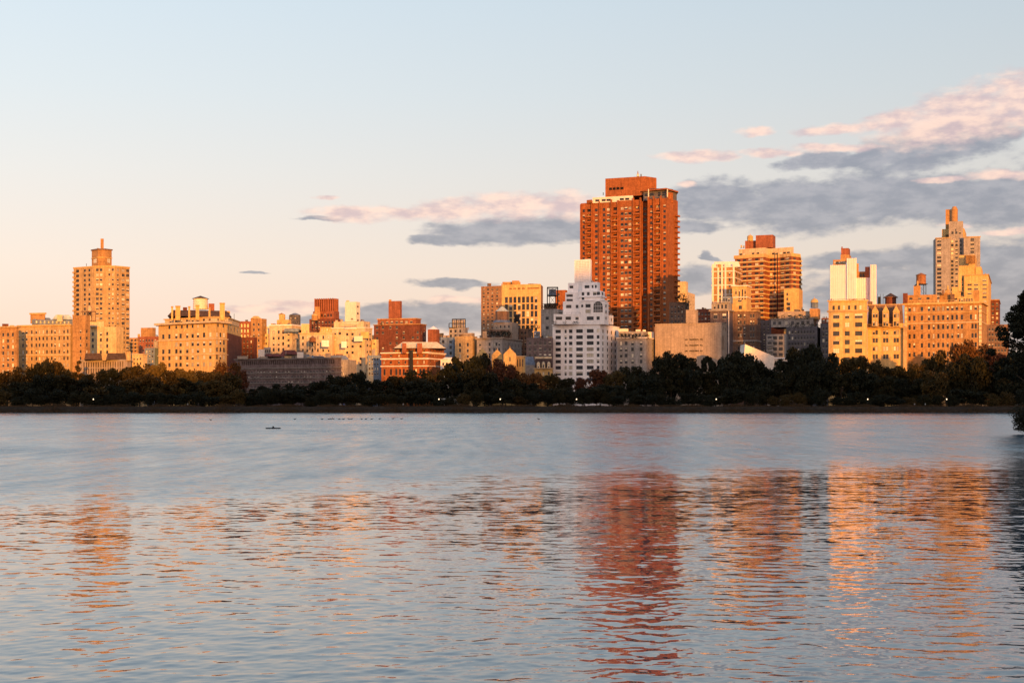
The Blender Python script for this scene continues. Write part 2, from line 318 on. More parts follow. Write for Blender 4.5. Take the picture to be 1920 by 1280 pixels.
# leaves ------------------------------------------------------------
def leafmat(name, col, col2):
    m = bpy.data.materials.new('leaf_'+name); m.use_nodes = True; N = m.node_tree.nodes; L = m.node_tree.links; b = N['Principled BSDF']
    b.inputs['Roughness'].default_value = .75; b.inputs['Specular IOR Level'].default_value = .15
    g = N.new('ShaderNodeNewGeometry'); mx = N.new('ShaderNodeMix'); mx.data_type = 'RGBA'; L.new(g.outputs['Random Per Island'], mx.inputs[0])
    mx.inputs[6].default_value = (*col, 1); mx.inputs[7].default_value = (*col2, 1); L.new(mx.outputs[2], b.inputs['Base Color']); return m
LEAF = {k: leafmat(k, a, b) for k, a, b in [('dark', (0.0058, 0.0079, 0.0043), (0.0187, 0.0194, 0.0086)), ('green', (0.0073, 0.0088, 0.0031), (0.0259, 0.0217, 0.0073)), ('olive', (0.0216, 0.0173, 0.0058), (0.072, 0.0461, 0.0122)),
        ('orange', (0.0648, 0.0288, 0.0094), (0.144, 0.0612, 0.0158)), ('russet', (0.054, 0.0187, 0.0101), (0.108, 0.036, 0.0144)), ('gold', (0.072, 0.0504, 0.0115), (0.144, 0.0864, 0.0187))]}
BARK = mat('bark', (.05, .038, .03), .9, .3, 2, .2)
def leafblob(lobes, n, size, r):
    g = np.random.default_rng(r.randrange(1 << 30)); b = MB(); tot = sum(l[3]**2 for l in lobes)
    for l in lobes:
        k = max(4, int(n*l[3]**2/tot)); d = g.normal(size=(k, 3)); d /= np.linalg.norm(d, axis=1)[:, None]; rad = g.uniform(.45, 1.22, k)**.8
        P = d*rad[:, None]*np.array([l[3], l[3], l[4]])+np.array(l[:3])
        a = g.normal(size=(k, 3)); a /= np.linalg.norm(a, axis=1)[:, None]; c = np.cross(a, g.normal(size=(k, 3))); c /= np.linalg.norm(c, axis=1)[:, None]
        sz = size*g.uniform(.5, 1.25, k)[:, None]/2; a = a*sz; c = c*sz*.8
        for p, u, v in zip(P, a, c): b.quad(tuple(p-u), tuple(p+v*.9), tuple(p+u), tuple(p-v))
    return b
PROTO = []
def make_proto(seed, kind, n=4200, leaf=.062, m='dark'):
    """crown of unit height (z 0.12..1) and about unit width, with its trunk"""
    r = random.Random(seed); lobes = []
    if kind == 'round':
        for k in range(26):
            a = r.uniform(0, 6.28); h = r.uniform(.22, .86); w = math.sin(math.pi*min(1, (h-.08)/.95))**.6*.36; q = r.uniform(.25, 1)**.5*w
            s = r.uniform(.085, .16); lobes.append((q*math.cos(a), q*math.sin(a), h, s, s*.75))
        lobes.append((r.uniform(-.05, .05), 0, .5, .26, .28))
    elif kind == 'cone':
        for k in range(24):
            h = r.uniform(.12, .97); w = (1-h)*.33+.02; a = r.uniform(0, 6.28); s = .05+.09*(1-h); lobes.append((w*math.cos(a), w*math.sin(a), h, s*1.3, s*.6))
    elif kind == 'open':
        for k in range(20):
            a = r.uniform(0, 6.28); h = r.uniform(.35, .93); w = r.uniform(.1, .42); s = r.uniform(.06, .12); lobes.append((w*math.cos(a), w*math.sin(a), h, s, s*.6))
    else:  # bush
        for k in range(18):
            a = r.uniform(0, 6.28); h = r.uniform(.15, .75); w = r.uniform(0, .45)*(1.1-h*.6); s = r.uniform(.14, .24); lobes.append((w*math.cos(a), w*math.sin(a), h, s, s*.85))
    cm = leafblob(lobes, n, leaf, r).mesh('crown', [LEAF[m]])
    t = MB(); lean = r.uniform(-.03, .03); t.bar((0, 0, -.02), (lean*.5, 0, .22), .026, .02, 7); t.bar((lean*.5, 0, .21), (lean, 0, .55), .02, .012, 7)
    for k in range(7):
        a = k*2.4+r.random(); h = r.uniform(.2, .45); l = lobes[r.randrange(len(lobes))]; t.bar((lean*h, 0, h), (l[0]*.9, l[1]*.9, max(l[2], h+.1)), .011, .004, 5)
    return cm, t.mesh('trunk', [BARK])
for sd, kd in [(1, 'round'), (2, 'round'), (3, 'round'), (4, 'round'), (5, 'round'), (6, 'open'), (7, 'cone'), (8, 'bush'), (9, 'bush')]: PROTO.append(make_proto(sd, kd))
# ------------------------------------------------------------------ ground: one sheet with the lake basin in it
def shore(x): return 593+1.6*np.sin(x*.021)+1.1*np.sin(x*.063+1)+.5*np.sin(x*.21)
def ground():
    ys = np.concatenate([[-6000, -3000, -1500, -800, -450, -200, -80, -30, -12, -6, -2, 0, 1.2, 2.4, 3.4, 4.2, 8, 60, 120, 150], np.arange(160, 260, 5), [300, 450, 560, 584], np.arange(587, 606, 1.0), np.arange(607, 640, 3), [650, 680, 720, 800, 1000, 1500, 2500, 4500, 9000, 16000]])
    xs = np.concatenate([[-12000, -6000, -2500, -1200, -700, -620, -600], np.arange(-560, 40, 6), np.arange(40, 120, 3), np.arange(123, 560, 6), [600, 620, 700, 1200, 2500, 6000, 12000]])
    XX, YY = np.meshgrid(xs, ys); sh = shore(XX)
    far = np.clip((YY-(sh-2))/6.5, 0, 1); near = np.clip((3.0-YY)/2.5, 0, 1); side = np.clip((np.abs(XX)-600)/12, 0, 1)
    k = np.maximum(np.maximum(far, near), side); zz = -1.3+3.8*(k*k*(3-2*k))+.25*np.sin(XX*.5+YY)*(k > .95)*0
    # wooded point on the right bank
    e = np.clip(1.25-np.sqrt(((XX-89)/14)**2+((YY-205)/24)**2), 0, .5)/.5; zz = np.maximum(zz, -1.3+3.2*e*e*(3-2*e))
    n, m = XX.shape; V = np.stack([XX, YY, zz], -1).reshape(-1, 3); idx = np.arange(n*m).reshape(n, m)
    Fc = np.stack([idx[:-1, :-1], idx[:-1, 1:], idx[1:, 1:], idx[1:, :-1]], -1).reshape(-1, 4).tolist()
    gm = mat('ground_earth', (.026, .018, .012), .95, .4, .6, .1)
    o = mkobj('ground', mkmesh('ground', V, Fc, [gm], smooth=True)); tag(o, kind='structure')
ground()
# ------------------------------------------------------------------ water
def water():
    inv = np.concatenate([np.linspace(1/4.6, 1/14, 60)[:-1], np.linspace(1/14, 1/600, 900)]); ys = 1/inv
    tx = np.linspace(-.5, .5, 860); YY = np.repeat(ys[:, None], len(tx), 1); XX = tx[None, :]*YY
    dY = np.abs(np.gradient(ys))[:, None]
    g = np.random.default_rng(5); z = np.zeros_like(XX); K = 90
    for k in range(K):
        lam = 10**g.uniform(math.log10(.15), math.log10(1.0)); th = math.radians(g.normal(-6, 44)); kx = 2*math.pi/lam*math.sin(th); ky = 2*math.pi/lam*math.cos(th)
        slope = .0036*(1.1 if lam < 1.2 else .8); amp = slope*lam/2/math.pi*math.sqrt(2)
        fade = np.clip(lam/abs(math.cos(th))/(dY*3.2)-1, 0, 1); ph = g.uniform(0, 6.28)
        z += amp*fade*np.sin(kx*XX+ky*YY+ph+.8*np.sin(XX*.11+YY*.05+k))
    patch = .8+.35*np.sin(XX*.13+1.2*np.sin(YY*.05))*np.sin(YY*.09+XX*.03)
    z *= patch
    n, m = XX.shape; V = np.stack([XX, YY, z], -1).reshape(-1, 3); idx = np.arange(n*m, dtype=np.int32).reshape(n, m)
    # rows run from near to far
    Q = np.stack([idx[:-1, :-1], idx[:-1, 1:], idx[1:, 1:], idx[1:, :-1]], -1).reshape(-1, 4)
    me = bpy.data.meshes.new('lake_water'); me.vertices.add(len(V)); me.vertices.foreach_set('co', V.ravel().astype(np.float32))
    me.loops.add(Q.size); me.loops.foreach_set('vertex_index', Q.ravel()); me.polygons.add(len(Q)); me.polygons.foreach_set('loop_start', np.arange(0, Q.size, 4, dtype=np.int32)); me.polygons.foreach_set('loop_total', np.full(len(Q), 4, dtype=np.int32))
    me.update(calc_edges=True); me.validate(); me.polygons.foreach_set('use_smooth', [True]*len(me.polygons))
    m = bpy.data.materials.new('lake_water'); m.use_nodes = True; nt = m.node_tree; N = nt.nodes; L = nt.links; b = N['Principled BSDF']
    b.inputs['Base Color'].default_value = (.03, .06, .08, 1); b.inputs['IOR'].default_value = 1.75; b.inputs['Specular IOR Level'].default_value = .5
    def mth(op, a, bb=None, c=None, clamp=False):
        q = N.new('ShaderNodeMath'); q.operation = op; q.use_clamp = clamp
        for i, v in enumerate((a, bb, c)):
            if v is None: continue
            if isinstance(v, (int, float)): q.inputs[i].default_value = v
            else: L.new(v, q.inputs[i])
        return q.outputs[0]
    geo = N.new('ShaderNodeNewGeometry'); sp = N.new('ShaderNodeSeparateXYZ'); L.new(geo.outputs['Position'], sp.inputs[0]); x, y, zz = sp.outputs
    def noise(sx, sy, det=3, rough=.55, off=0):
        mp = N.new('ShaderNodeMapping'); L.new(geo.outputs['Position'], mp.inputs[0]); mp.inputs['Scale'].default_value = (sx, sy, 1); mp.inputs['Location'].default_value = (off, off, 0); mp.inputs['Rotation'].default_value = (0, 0, .12)
        n = N.new('ShaderNodeTexNoise'); n.inputs['Scale'].default_value = 1; n.inputs['Detail'].default_value = det; n.inputs['Roughness'].default_value = rough; L.new(mp.outputs[0], n.inputs[0]); return n
    # a breeze ruffles the water beyond a slanting line
    edge = mth('MULTIPLY_ADD', x, -.8, y); nz = noise(.05, .03, 3); nz2 = noise(.25, .12, 4, off=14); edge = mth('MULTIPLY_ADD', mth('SUBTRACT', nz.outputs[0], .5), 26, edge); edge = mth('MULTIPLY_ADD', mth('SUBTRACT', nz2.outputs[0], .5), 34, edge)
    wind = N.new('ShaderNodeMapRange'); wind.interpolation_type = 'SMOOTHSTEP'; L.new(edge, wind.inputs[0]); wind.inputs[1].default_value = 54; wind.inputs[2].default_value = 88; wd = wind.outputs[0]
    big = noise(.012, .022, 2, off=5); fine = noise(.55, .07, 2, off=31); wd2 = mth('MULTIPLY', wd, mth('ADD', mth('MULTIPLY_ADD', big.outputs[0], 1.1, .1), mth('MULTIPLY_ADD', fine.outputs[0], 1.3, -.3)))
    # unresolved ripples: slopes read from noise, evaluated per sample
    na = noise(2.4, 4.4, 3, .6, 2); nb = noise(.8, 1.5, 3, .6, 9)
    va = N.new('ShaderNodeVectorMath'); va.operation = 'SUBTRACT'; L.new(na.outputs['Color'], va.inputs[0]); va.inputs[1].default_value = (.5, .5, .5)
    vb = N.new('ShaderNodeVectorMath'); vb.operation = 'SUBTRACT'; L.new(nb.outputs['Color'], vb.inputs[0]); vb.inputs[1].default_value = (.5, .5, .5)
    mid = N.new('ShaderNodeMapRange'); L.new(y, mid.inputs[0]); mid.inputs[1].default_value = 18; mid.inputs[2].default_value = 60; mid.inputs[3].default_value = .11; mid.inputs[4].default_value = .20
    amp = mth('ADD', mid.outputs[0], mth('MULTIPLY', wd2, .11))
    ad = N.new('ShaderNodeVectorMath'); ad.operation = 'ADD'; L.new(va.outputs[0], ad.inputs[0]); L.new(vb.outputs[0], ad.inputs[1])
    an = N.new('ShaderNodeVectorMath'); an.operation = 'MULTIPLY'; L.new(ad.outputs[0], an.inputs[0]); an.inputs[1].default_value = (.35, 1, 0)
    sc = N.new('ShaderNodeVectorMath'); sc.operation = 'SCALE'; L.new(an.outputs[0], sc.inputs[0]); L.new(amp, sc.inputs[3])
    a2 = N.new('ShaderNodeVectorMath'); a2.operation = 'ADD'; L.new(geo.outputs['Normal'], a2.inputs[0]); L.new(sc.outputs[0], a2.inputs[1])
    # wind waves are steeper on the lee side: mean facet leans down-wind, towards the near shore
    lean = N.new('ShaderNodeCombineXYZ'); L.new(mth('MULTIPLY', wd2, -.066), lean.inputs[1]); a3 = N.new('ShaderNodeVectorMath'); a3.operation = 'ADD'; L.new(a2.outputs[0], a3.inputs[0]); L.new(lean.outputs[0], a3.inputs[1])
    nn = N.new('ShaderNodeVectorMath'); nn.operation = 'NORMALIZE'; L.new(a3.outputs[0], nn.inputs[0]); L.new(nn.outputs[0], b.inputs['Normal'])
    L.new(mth('MULTIPLY_ADD', wd2, .19, .03), b.inputs['Roughness'])
    me.materials.append(m); o = mkobj('lake_water', me); tag(o, kind='structure')
water()
# ------------------------------------------------------------------ buildings, left to right
def f(c, w, r, h, **k): d = dict(c=c, w=w, r=r, h=h); d.update(k); return d
# 1 orange block at the left edge
b = Bld('apartment_building', 'orange brick apartment block cut off by the left edge of the photo', 'building', 15, 700, seed=1)
p, _, _ = b.prism(rect(-70, 31, 35, 700), 613, None, 'orange', [f([-60, -48, -36, -24, -12, -2, 6, 15, 24], 3.6, (627, 11.5, 9), 6.5, blind=.6)])
b.band(p, 611, 614, 'tan', .7, edges=(0, 1)); b.band(p, 634, 635.5, 'tan', .3, name='string_course', edges=(0, 1)); b.bx(4, 16, 607, 614, 706, 'darkred'); b.bx(18, 27, 609.5, 614, 704, 'cream'); b.clutter(-60, 26, 612, 705, 4, 4); b.finish()
# 2 long tan block with a darker wing
b = Bld('apartment_building', 'long tan apartment block with blue-grey roof sheds, left of the tall tan tower', 'building', 100, 720, seed=2)
p, _, _ = b.prism(rect(35, 132, 137, 720), 609, None, 'tan', [f([43, 50, 59.5, 68, 74, 81, 88, 97, 103, 111, 120, 127], 3.0, (621, 12.6, 7), 6.5, blind=.5)])
b.band(p, 607.5, 610, 'gold', .7); b.band(p, 626.5, 628, 'cream', .35, name='string_course'); b.band(p, 664, 665.5, 'cream', .3, name='string_course')
b.prism(rect(60, 137, None, 738, dep=12), 600, 609.5, 'slate', [f(9, 3, (604.5, 5, 1), 4)], 'roof_shed', 738)
b.hip(62, 98, 595.5, 600.2, 740, 'bluegray', 10, .3); b.hip(98, 137, 590, 599, 741, 'copper', 10, .35); b.bx(107, 117, 590, 603, 735, 'cream', 'roof_hut'); b.bx(57, 84, 586, 606, 736, 'orange', 'roof_hut', x2=85); b.band(rect(57, 84, 85, 736), 586, 589, 'gold', .4, edges=(0, 1))
p, _, _ = b.prism(rect(136, 160, 169, 715), 591, None, 'orange', [f([151, 163], 3, (621, 12.6, 6), 6, e=0, blind=.5), f([163], 3, (621, 12.6, 6), 6, e=1)], 'wing_wall'); b.finish()
def water_tank(label, px, Y, r, yt, yc, yb, yleg, m='wood', cap='wood', legs=True, frame=False, dome=False):
    k = Y/F; root = link(bpy.data.objects.new('water_tank', None)); o = (X(px, Y), Y, Z(yleg, Y)); root.location = o; tag(root, label, 'water tank')
    R = r*k; zb, zc, zt = Z(yb, Y)-o[2], Z(yc, Y)-o[2], Z(yt, Y)-o[2]
    t = MB(); t.cone(0, 0, zb, zc, R*.96, R*.92, 16)
    for q in range(5): z = zb+(zc-zb)*(q+.5)/5; t.cone(0, 0, z-.05, z+.05, R*.985, R*.985, 16)
    mkobj('tank', t.mesh('tank', [W[m]]), root); c = MB()
    if dome:
        for q in range(4): a, a2 = q*math.pi/8, (q+1)*math.pi/8; c.cone(0, 0, zc+.02+(zt-zc)*math.sin(a), zc+.02+(zt-zc)*math.sin(a2), R*1.02*math.cos(a), max(.02, R*1.02*math.cos(a2)), 16, cap=False)
        c.cone(0, 0, zt-.1, zt+.9, .18, .1, 6)
    else: c.cone(0, 0, zc, zt, R*1.12, .12, 16)
    mkobj('roof', c.mesh('roof', [W[cap]]), root)
    if legs:
        for i, (sx, sy) in enumerate(((1, 1), (1, -1), (-1, 1), (-1, -1))):
            l = MB(); l.bar((sx*R*.75, sy*R*.75, -1.2), (sx*R*.75, sy*R*.75, zb-.3), .16, .16, 5); mkobj('leg', l.mesh('leg', [W['black']]), root)
        pf = MB(); pf.box(-R, R, -R, R, zb-.35, zb-.02); mkobj('platform', pf.mesh('platform', [W['black']]), root)
        br = MB()
        for s in (1, -1):
            br.bar((-R*.75, s*R*.75, 0), (R*.75, s*R*.75, zb-.3), .07, .07, 4); br.bar((R*.75, s*R*.75, 0), (-R*.75, s*R*.75, zb-.3), .07, .07, 4)
        mkobj('brace', br.mesh('brace', [W['black']]), root)
    if frame:
        fr = MB(); q = R*1.35; hz = zt+.6
        for sx in (1, -1):
            for sy in (1, -1): fr.bar((sx*q, sy*q, -1), (sx*q, sy*q, hz), .22, .22, 5)
            for z in (0.1, zb-.2, hz): fr.bar((sx*q, -q, z), (sx*q, q, z), .2, .2, 5); fr.bar((-q, sx*q, z), (q, sx*q, z), .2, .2, 5)
            fr.bar((-q, sx*q, zb), (q, sx*q, hz), .12, .12, 4); fr.bar((q, sx*q, zb), (-q, sx*q, hz), .12, .12, 4)
        mkobj('frame', fr.mesh('frame', [W['black']]), root)
    return root
# 3 yellow block in front of the tall tan tower
b = Bld('apartment_building', 'bright yellow four-column apartment block at the foot of the tall tan tower', 'building', 195, 760, seed=3)
p, _, _ = b.prism(rect(160, 218, 232, 760), 612, None, 'yellow', [f([174, 189, 201, 216.2], 4, (625, 11.6, 5), 6.5, blind=.3)]); b.bx(169, 195, 603, 613, 764, 'cream', 'roof_slab'); b.bx(154, 171, 592, 612, 766, 'cream', 'roof_hut'); b.clutter(196, 216, 612, 764, 3, 3)
fr = MB()
for q in (155, 163, 171, 179): fr.bar((X(q, 762), 762, Z(603, 762)), (X(q, 762), 762, Z(584, 762)), .2, .2, 5)
fr.bar((X(152, 762), 762, Z(584, 762)), (X(180, 762), 762, Z(584, 762)), .3, .3, 5); fr.bar((X(152, 762), 762, Z(602, 762)), (X(180, 762), 762, Z(602, 762)), .25, .25, 5); b.part('roof_frame', fr, [W['brown']]); b.finish()
water_tank('pale water tank on the frame in front of the tall tan tower', 168, 767, 3.6, 573, 575.5, 583, 592, 'cream', 'cream')
# 4 tall tan tower with chamfered sides
b = Bld('tower', 'tall tan tower with chamfered sides, stepped crown and single chimney at the far left', 'tower', 190, 1000, seed=4)
pts = [(X(138, 1012), 1012), (X(177, 1000), 1000), (X(216, 998), 998), (X(243, 1008), 1008), (X(238, 1035), 1035), (X(146, 1035), 1035)]
rr = (505.5, 9.05, 22)
p, _, _ = b.prism(pts, 498.5, None, 'tan', [f([145.5], 5.5, rr, 5, e=0, dark=1, blind=.1), f([159, 167.5], 3.6, rr, 4.6, e=0, dark=1, blind=.15), f([182.5, 189.5], 5, rr, 5, e=1, blind=.6), f([205, 211.5], 3.8, rr, 4.4, e=1, blind=.6), f([221], 3.6, rr, 4.4, e=2, blind=.6), f([231, 239.5], 5.6, rr, 5, e=2, blind=.5)])
for k in range(22):
    y = 509.6+9.05*k; bb = MB(); bb.box(X(137.2, 1011), X(141.5, 1011), 1009, 1014, Z(y, 998), Z(y-3, 998)); b.part('balcony', bb, [W['tan']])
b.band(p, 497.8, 500.5, 'gold', .3, edges=(0, 1, 2))
c2 = [(X(172, 1012), 1012), (X(184, 1005), 1005), (X(197, 1005), 1005), (X(209.5, 1010), 1010), (X(208, 1022), 1022), (X(174, 1022), 1022)]
b.prism(c2, 467, 499, 'orange', [f([178], 6, (488, 9, 1), 8, e=0, dark=1), f([204], 6, (488, 9, 1), 8, e=2, dark=1)], 'crown'); b.band(c2, 466, 468.5, 'brown', .5, edges=(0, 1, 2)); b.band(c2, 482, 483.5, 'gold', .4, edges=(0, 1, 2))
b.bx(188.5, 194.5, 447.5, 468, 1012, 'orange', 'chimney', 4); b.cyl(162, .5, 494, 499, 1010, 'darkgray', 'mast', n=5); b.clutter(174, 186, 467, 1008, 2, 2); b.finish()
# 5 low mansard pavilion
b = Bld('mansion', 'low grey mansion with columned front and dark mansard roofs below the tall tan tower', 'building', 200, 690, seed=5)
p, _, _ = b.prism(rect(150, 238, 246, 690), 674, None, 'pinkgray', [f(17, 2.6, (683, 12, 2), 10, flat=1)], 'wall')
b.hip(158, 192, 662, 674.2, 692, 'roofdark', 10, .12); b.hip(199, 237, 662, 674.2, 692, 'roofdark', 10, .12); b.band(p, 673.5, 675.5, 'gray', .4, edges=(0, 1)); b.bx(192.5, 198.5, 660, 676, 689.5, 'tan', 'chimney'); b.bx(237, 245, 659, 676, 690, 'tan', 'chimney'); b.finish()
b = Bld('house', 'small yellow house with a flat roof beside the grey mansard mansion', 'house', 255, 700, seed=6)
p, _, _ = b.prism(rect(247, 268, 276, 700), 664, None, 'yellow', [f(3, 3, (672, 9, 3), 5)]); b.band(p, 663, 665, 'cream', .4, edges=(0, 1)); b.bx(252, 256, 659, 665, 703, 'orange', 'chimney'); b.finish()
# 6-7 between tower and palazzo
b = Bld('apartment_building', 'narrow orange banded building with balconies just right of the tall tan tower', 'building', 250, 850, seed=7)
p, _, _ = b.prism(rect(243, 258, 260, 850), 633, None, 'orange', [f(2, 4.5, (638, 6.8, 8), 3.2, dark=1)])
for k in range(6): b.band(p, 641+6.8*k, 642.6+6.8*k, 'tan', .8, 'balcony')
b.finish()
b = Bld('apartment_building', 'red brick building with a boxy orange penthouse between tan tower and palazzo', 'building', 278, 900, seed=8)
b.prism(rect(258, 296, 300, 900), 630.5, None, 'red', [f(6, 3, (638, 9.5, 6), 4.5, skip=.2)]); b.bx(264, 286, 614, 632, 904, 'orange', 'penthouse', x2=292); b.clutter(258, 292, 630.5, 903, 5, 5); b.finish()
b = Bld('row_house', 'low bluish white row house in shade at the left foot of the palazzo', 'house', 284, 760, seed=9)
b.prism(rect(271, 290, 297, 760), 652, None, 'bluegray', [f(3, 3, (659, 9, 5), 4.5, blind=.5)]); b.bx(288, 296, 639, 653, 764, 'gray', 'roof_hut'); b.finish()
# 8 palazzo
b = Bld('palazzo', 'large golden palazzo apartment house with deep cornice and many rooftop chimneys', 'building', 360, 720, seed=10)
pl = rect(297, 404, None, 724, a=20, dep=40)
front = [(X(297, 742), 742), (X(404, 716), 716), (X(426, 726), 726), (X(452, 770), 770), (X(425, 800), 800), (X(310, 800), 800)]
cols = [306, 317.5, 330.5, 338.5, 351, 361, 371, 382.5, 394.2]
fc = []
for c in cols:
    t = (c-297)/107
    for y, h in ((627, 8.5), (656, 8), (669, 7), (682, 7)): fc.append(f([c], 4.4, (y, 10, 1), h, blind=.1 if c < 340 else .95))
    if c > 325: fc.append(f([c], 4.6, (642.8, 10, 1), 8, blind=1))
fc += [f([317.5, 330.5, 341, 351, 361, 371, 382.5], 3.4, (609.5, 9, 1), 6, blind=.2, dark=1), f([407, 413.5, 420], 3.2, (627, 14, 5), 8, e=1, blind=.7), f([409, 419], 3, (609.5, 9, 1), 6, e=1), f([429, 434, 440, 446], 2.8, (612, 9, 1), 8, e=2)]
p, _, _ = b.prism(front, 604.5, None, 'gold', fc, Y=716)
b.band(p, 622, 757, 'darkred', .3, edges=(2,), name='flank_shade', Y=716); b.band(p, 601, 604.8, 'cream', 1.6, edges=(0, 1), Y=716); b.band(p, 604.4, 606, 'brown', .9, edges=(0, 1), name='bracket_row', Y=716); b.band(p, 633.8, 635.6, 'cream', .5, edges=(0, 1), name='string_course', Y=716); b.band(p, 663, 664.3, 'cream', .4, edges=(0, 1), name='string_course', Y=716)  # dark red panel on the right flank paints in its lower shade
up = [(X(309, 746), 746), (X(404, 724), 724), (X(428, 732), 732), (X(449, 768), 768), (X(424, 790), 790), (X(320, 790), 790)]
b.prism(up, 594, 604.6, 'cream', [f(8, 6, (599.5, 5, 1), 5.5, e=0, dark=1), f(3, 3.4, (599.5, 5, 1), 6, e=1, dark=1), f(5, 3.2, (599.5, 5, 1), 6, e=2)], 'attic_storey', Y=724); b.band(up, 593, 595, 'gold', .5, edges=(0, 1, 2), Y=724)
b.hip(314, 434, 582, 593.5, 742, 'roofdark', 34, .16)
for (x0, x1, y) in ((321, 324.6, 575), (329, 338, 574), (353, 356.6, 575), (367, 373.6, 572.5), (391, 394.4, 578), (412, 421.5, 568.5)): b.bx(x0, x1, y, 600, 727, 'gold', 'chimney', 3); b.bx(x0-.5, x1+.5, y-1, y+.8, 726.6, 'tan', 'chimney_cap', 3.8)
b.bx(391, 402, 569, 584, 752, 'red'); b.bx(343, 351, 576, 584, 754, 'darkred'); b.clutter(322, 432, 586, 748, 10, 5); b.cyl(439, .4, 588, 600, 742, 'black', 'vent_pipe', n=5)
ar = MB(); ac = (X(351, 729), 729.2)
for k in range(8):
    a0, a1 = math.pi*k/8, math.pi*(k+1)/8; zc = Z(622, 729); r1 = 1.35
    ar.quad((ac[0]+r1*math.cos(a0), ac[1]-.25, zc+r1*math.sin(a0)), (ac[0]+r1*math.cos(a1), ac[1]-.1, zc+r1*math.sin(a1)), (ac[0]+1.8*math.cos(a1), ac[1]-.4, zc+1.8*math.sin(a1)), (ac[0]+1.8*math.cos(a0), ac[1]-.4, zc+1.8*math.sin(a0)))
b.part('window_arch', ar, [W['cream']]); b.finish()
water_tank('squat white water tank with dark conical cap above the palazzo roof', 376, 756, 14.5, 554.5, 560, 580, 584, 'pale', 'roofdark', legs=False)
# 9 behind the palazzo
b = Bld('apartment_building', 'orange building with a pointed tower bay just right of the palazzo', 'building', 475, 850, seed=11)
b.prism(rect(436, 470, None, 860, dep=20), 602, None, 'red', [f(5, 3.2, (610, 10, 5), 6)]); b.bx(470, 491, 597, None, 850, 'orange', 'tower_bay', x2=500, faces=[f([476, 485], 3, (608, 10, 5), 5), f(1, 3, (608, 10, 5), 5, e=1)]); b.hip(470, 490, 592, 597.2, 852, 'gold', 6, .6); b.clutter(440, 468, 602, 862, 3, 3); b.finish()
b = Bld('apartment_building', 'dark red brick flats in shade between the palazzo and the long dim facade', 'building', 465, 790, seed=12)
b.prism(rect(446, 476, 482, 790), 632, None, 'darkred', [f(4, 3, (640, 9, 7), 5, blind=.3)]); b.clutter(450, 478, 632, 792, 4, 4); b.finish()
# 10 cluster of cream blocks
b = Bld('apartment_building', 'small yellow cream block with tiny windows standing left in the cream cluster', 'building', 495, 850, seed=13)
b.prism(rect(478, 508, 512, 852), 626, None, 'yellow', [f([482, 499], 2.8, (633, 11, 5), 4.5)]); b.bx(493, 504, 612, 628, 858, 'white', 'penthouse', x2=506, faces=[f(1, 3, (622, 5, 1), 4)]); b.cyl(498, .5, 604, 613, 860, 'white', 'vent_pipe', n=5); b.clutter(480, 493, 626, 856, 3, 3); b.finish()
b = Bld('apartment_building', 'cream stepped apartment block with an orange turret, below a dark distant tower', 'building', 535, 835, seed=14)
p, _, _ = b.prism(rect(505, 547, 563, 835), 609, None, 'cream', [f([513, 522.5, 531], 3.6, (622, 11, 6), 6, dark=1), f([541], 4, (626, 11, 5), 5), f(2, 3.2, (626, 11, 5), 5, e=1, dark=1)]); b.bx(519, 541, 599, 611, 850, 'gold', 'penthouse', x2=546); b.bx(523, 533, 589, 600, 856, 'gold', 'turret', x2=535); b.hip(522, 534, 586, 589.2, 857, 'orange', 5, 1); b.band(p, 608, 610, 'white', .4, edges=(0, 1)); b.clutter(508, 545, 609, 838, 6, 5)
b.bx(533, 560, 616, 622, 828, 'bluegray', 'terrace_awning', 6); b.clutter(530, 562, 621, 826, 4, 4); b.finish()
b = Bld('tower', 'small distant blue-grey block with a peaked roof above the cream cluster', 'tower', 552, 1050, seed=15)
b.prism(rect(542, 561, 563.5, 1050), 590, None, 'darkgray', [f(4, 2.2, (597, 7, 4), 3)]); b.hip(543, 563, 586.5, 590.2, 1052, 'slate', 8, .8); b.finish()
b = Bld('apartment_building', 'wide cream block with rooftop terrace behind the brown wooden water tank', 'building', 590, 800, seed=16)
p, _, _ = b.prism(rect(562, 622, 627, 802), 624, None, 'cream', [f([568, 576, 586, 596, 606, 616], 3, (632, 12, 5), 6, dark=1)]); b.prism(rect(600, 622, None, 808, dep=8), 613, 625, 'gold', [f(4, 3, (619, 5, 1), 6, dark=1)], 'penthouse'); b.bx(565, 580, 607, 625, 812, 'yellow', 'penthouse'); b.bx(603, 617, 638, 650, 792, 'white', 'roof_hut'); b.clutter(563, 622, 624, 806, 9, 6); b.band(p, 623, 625, 'yellow', .5); b.finish()
water_tank('brown wooden water tank with conical roof on legs amid the cream cluster', 586, 785, 6.5, 630, 634, 641, 652)
water_tank('cream and dark domed water tank in front of the finned dark red tower', 590, 820, 6.2, 588, 592, 601, 616, 'orange', 'gold', dome=True)
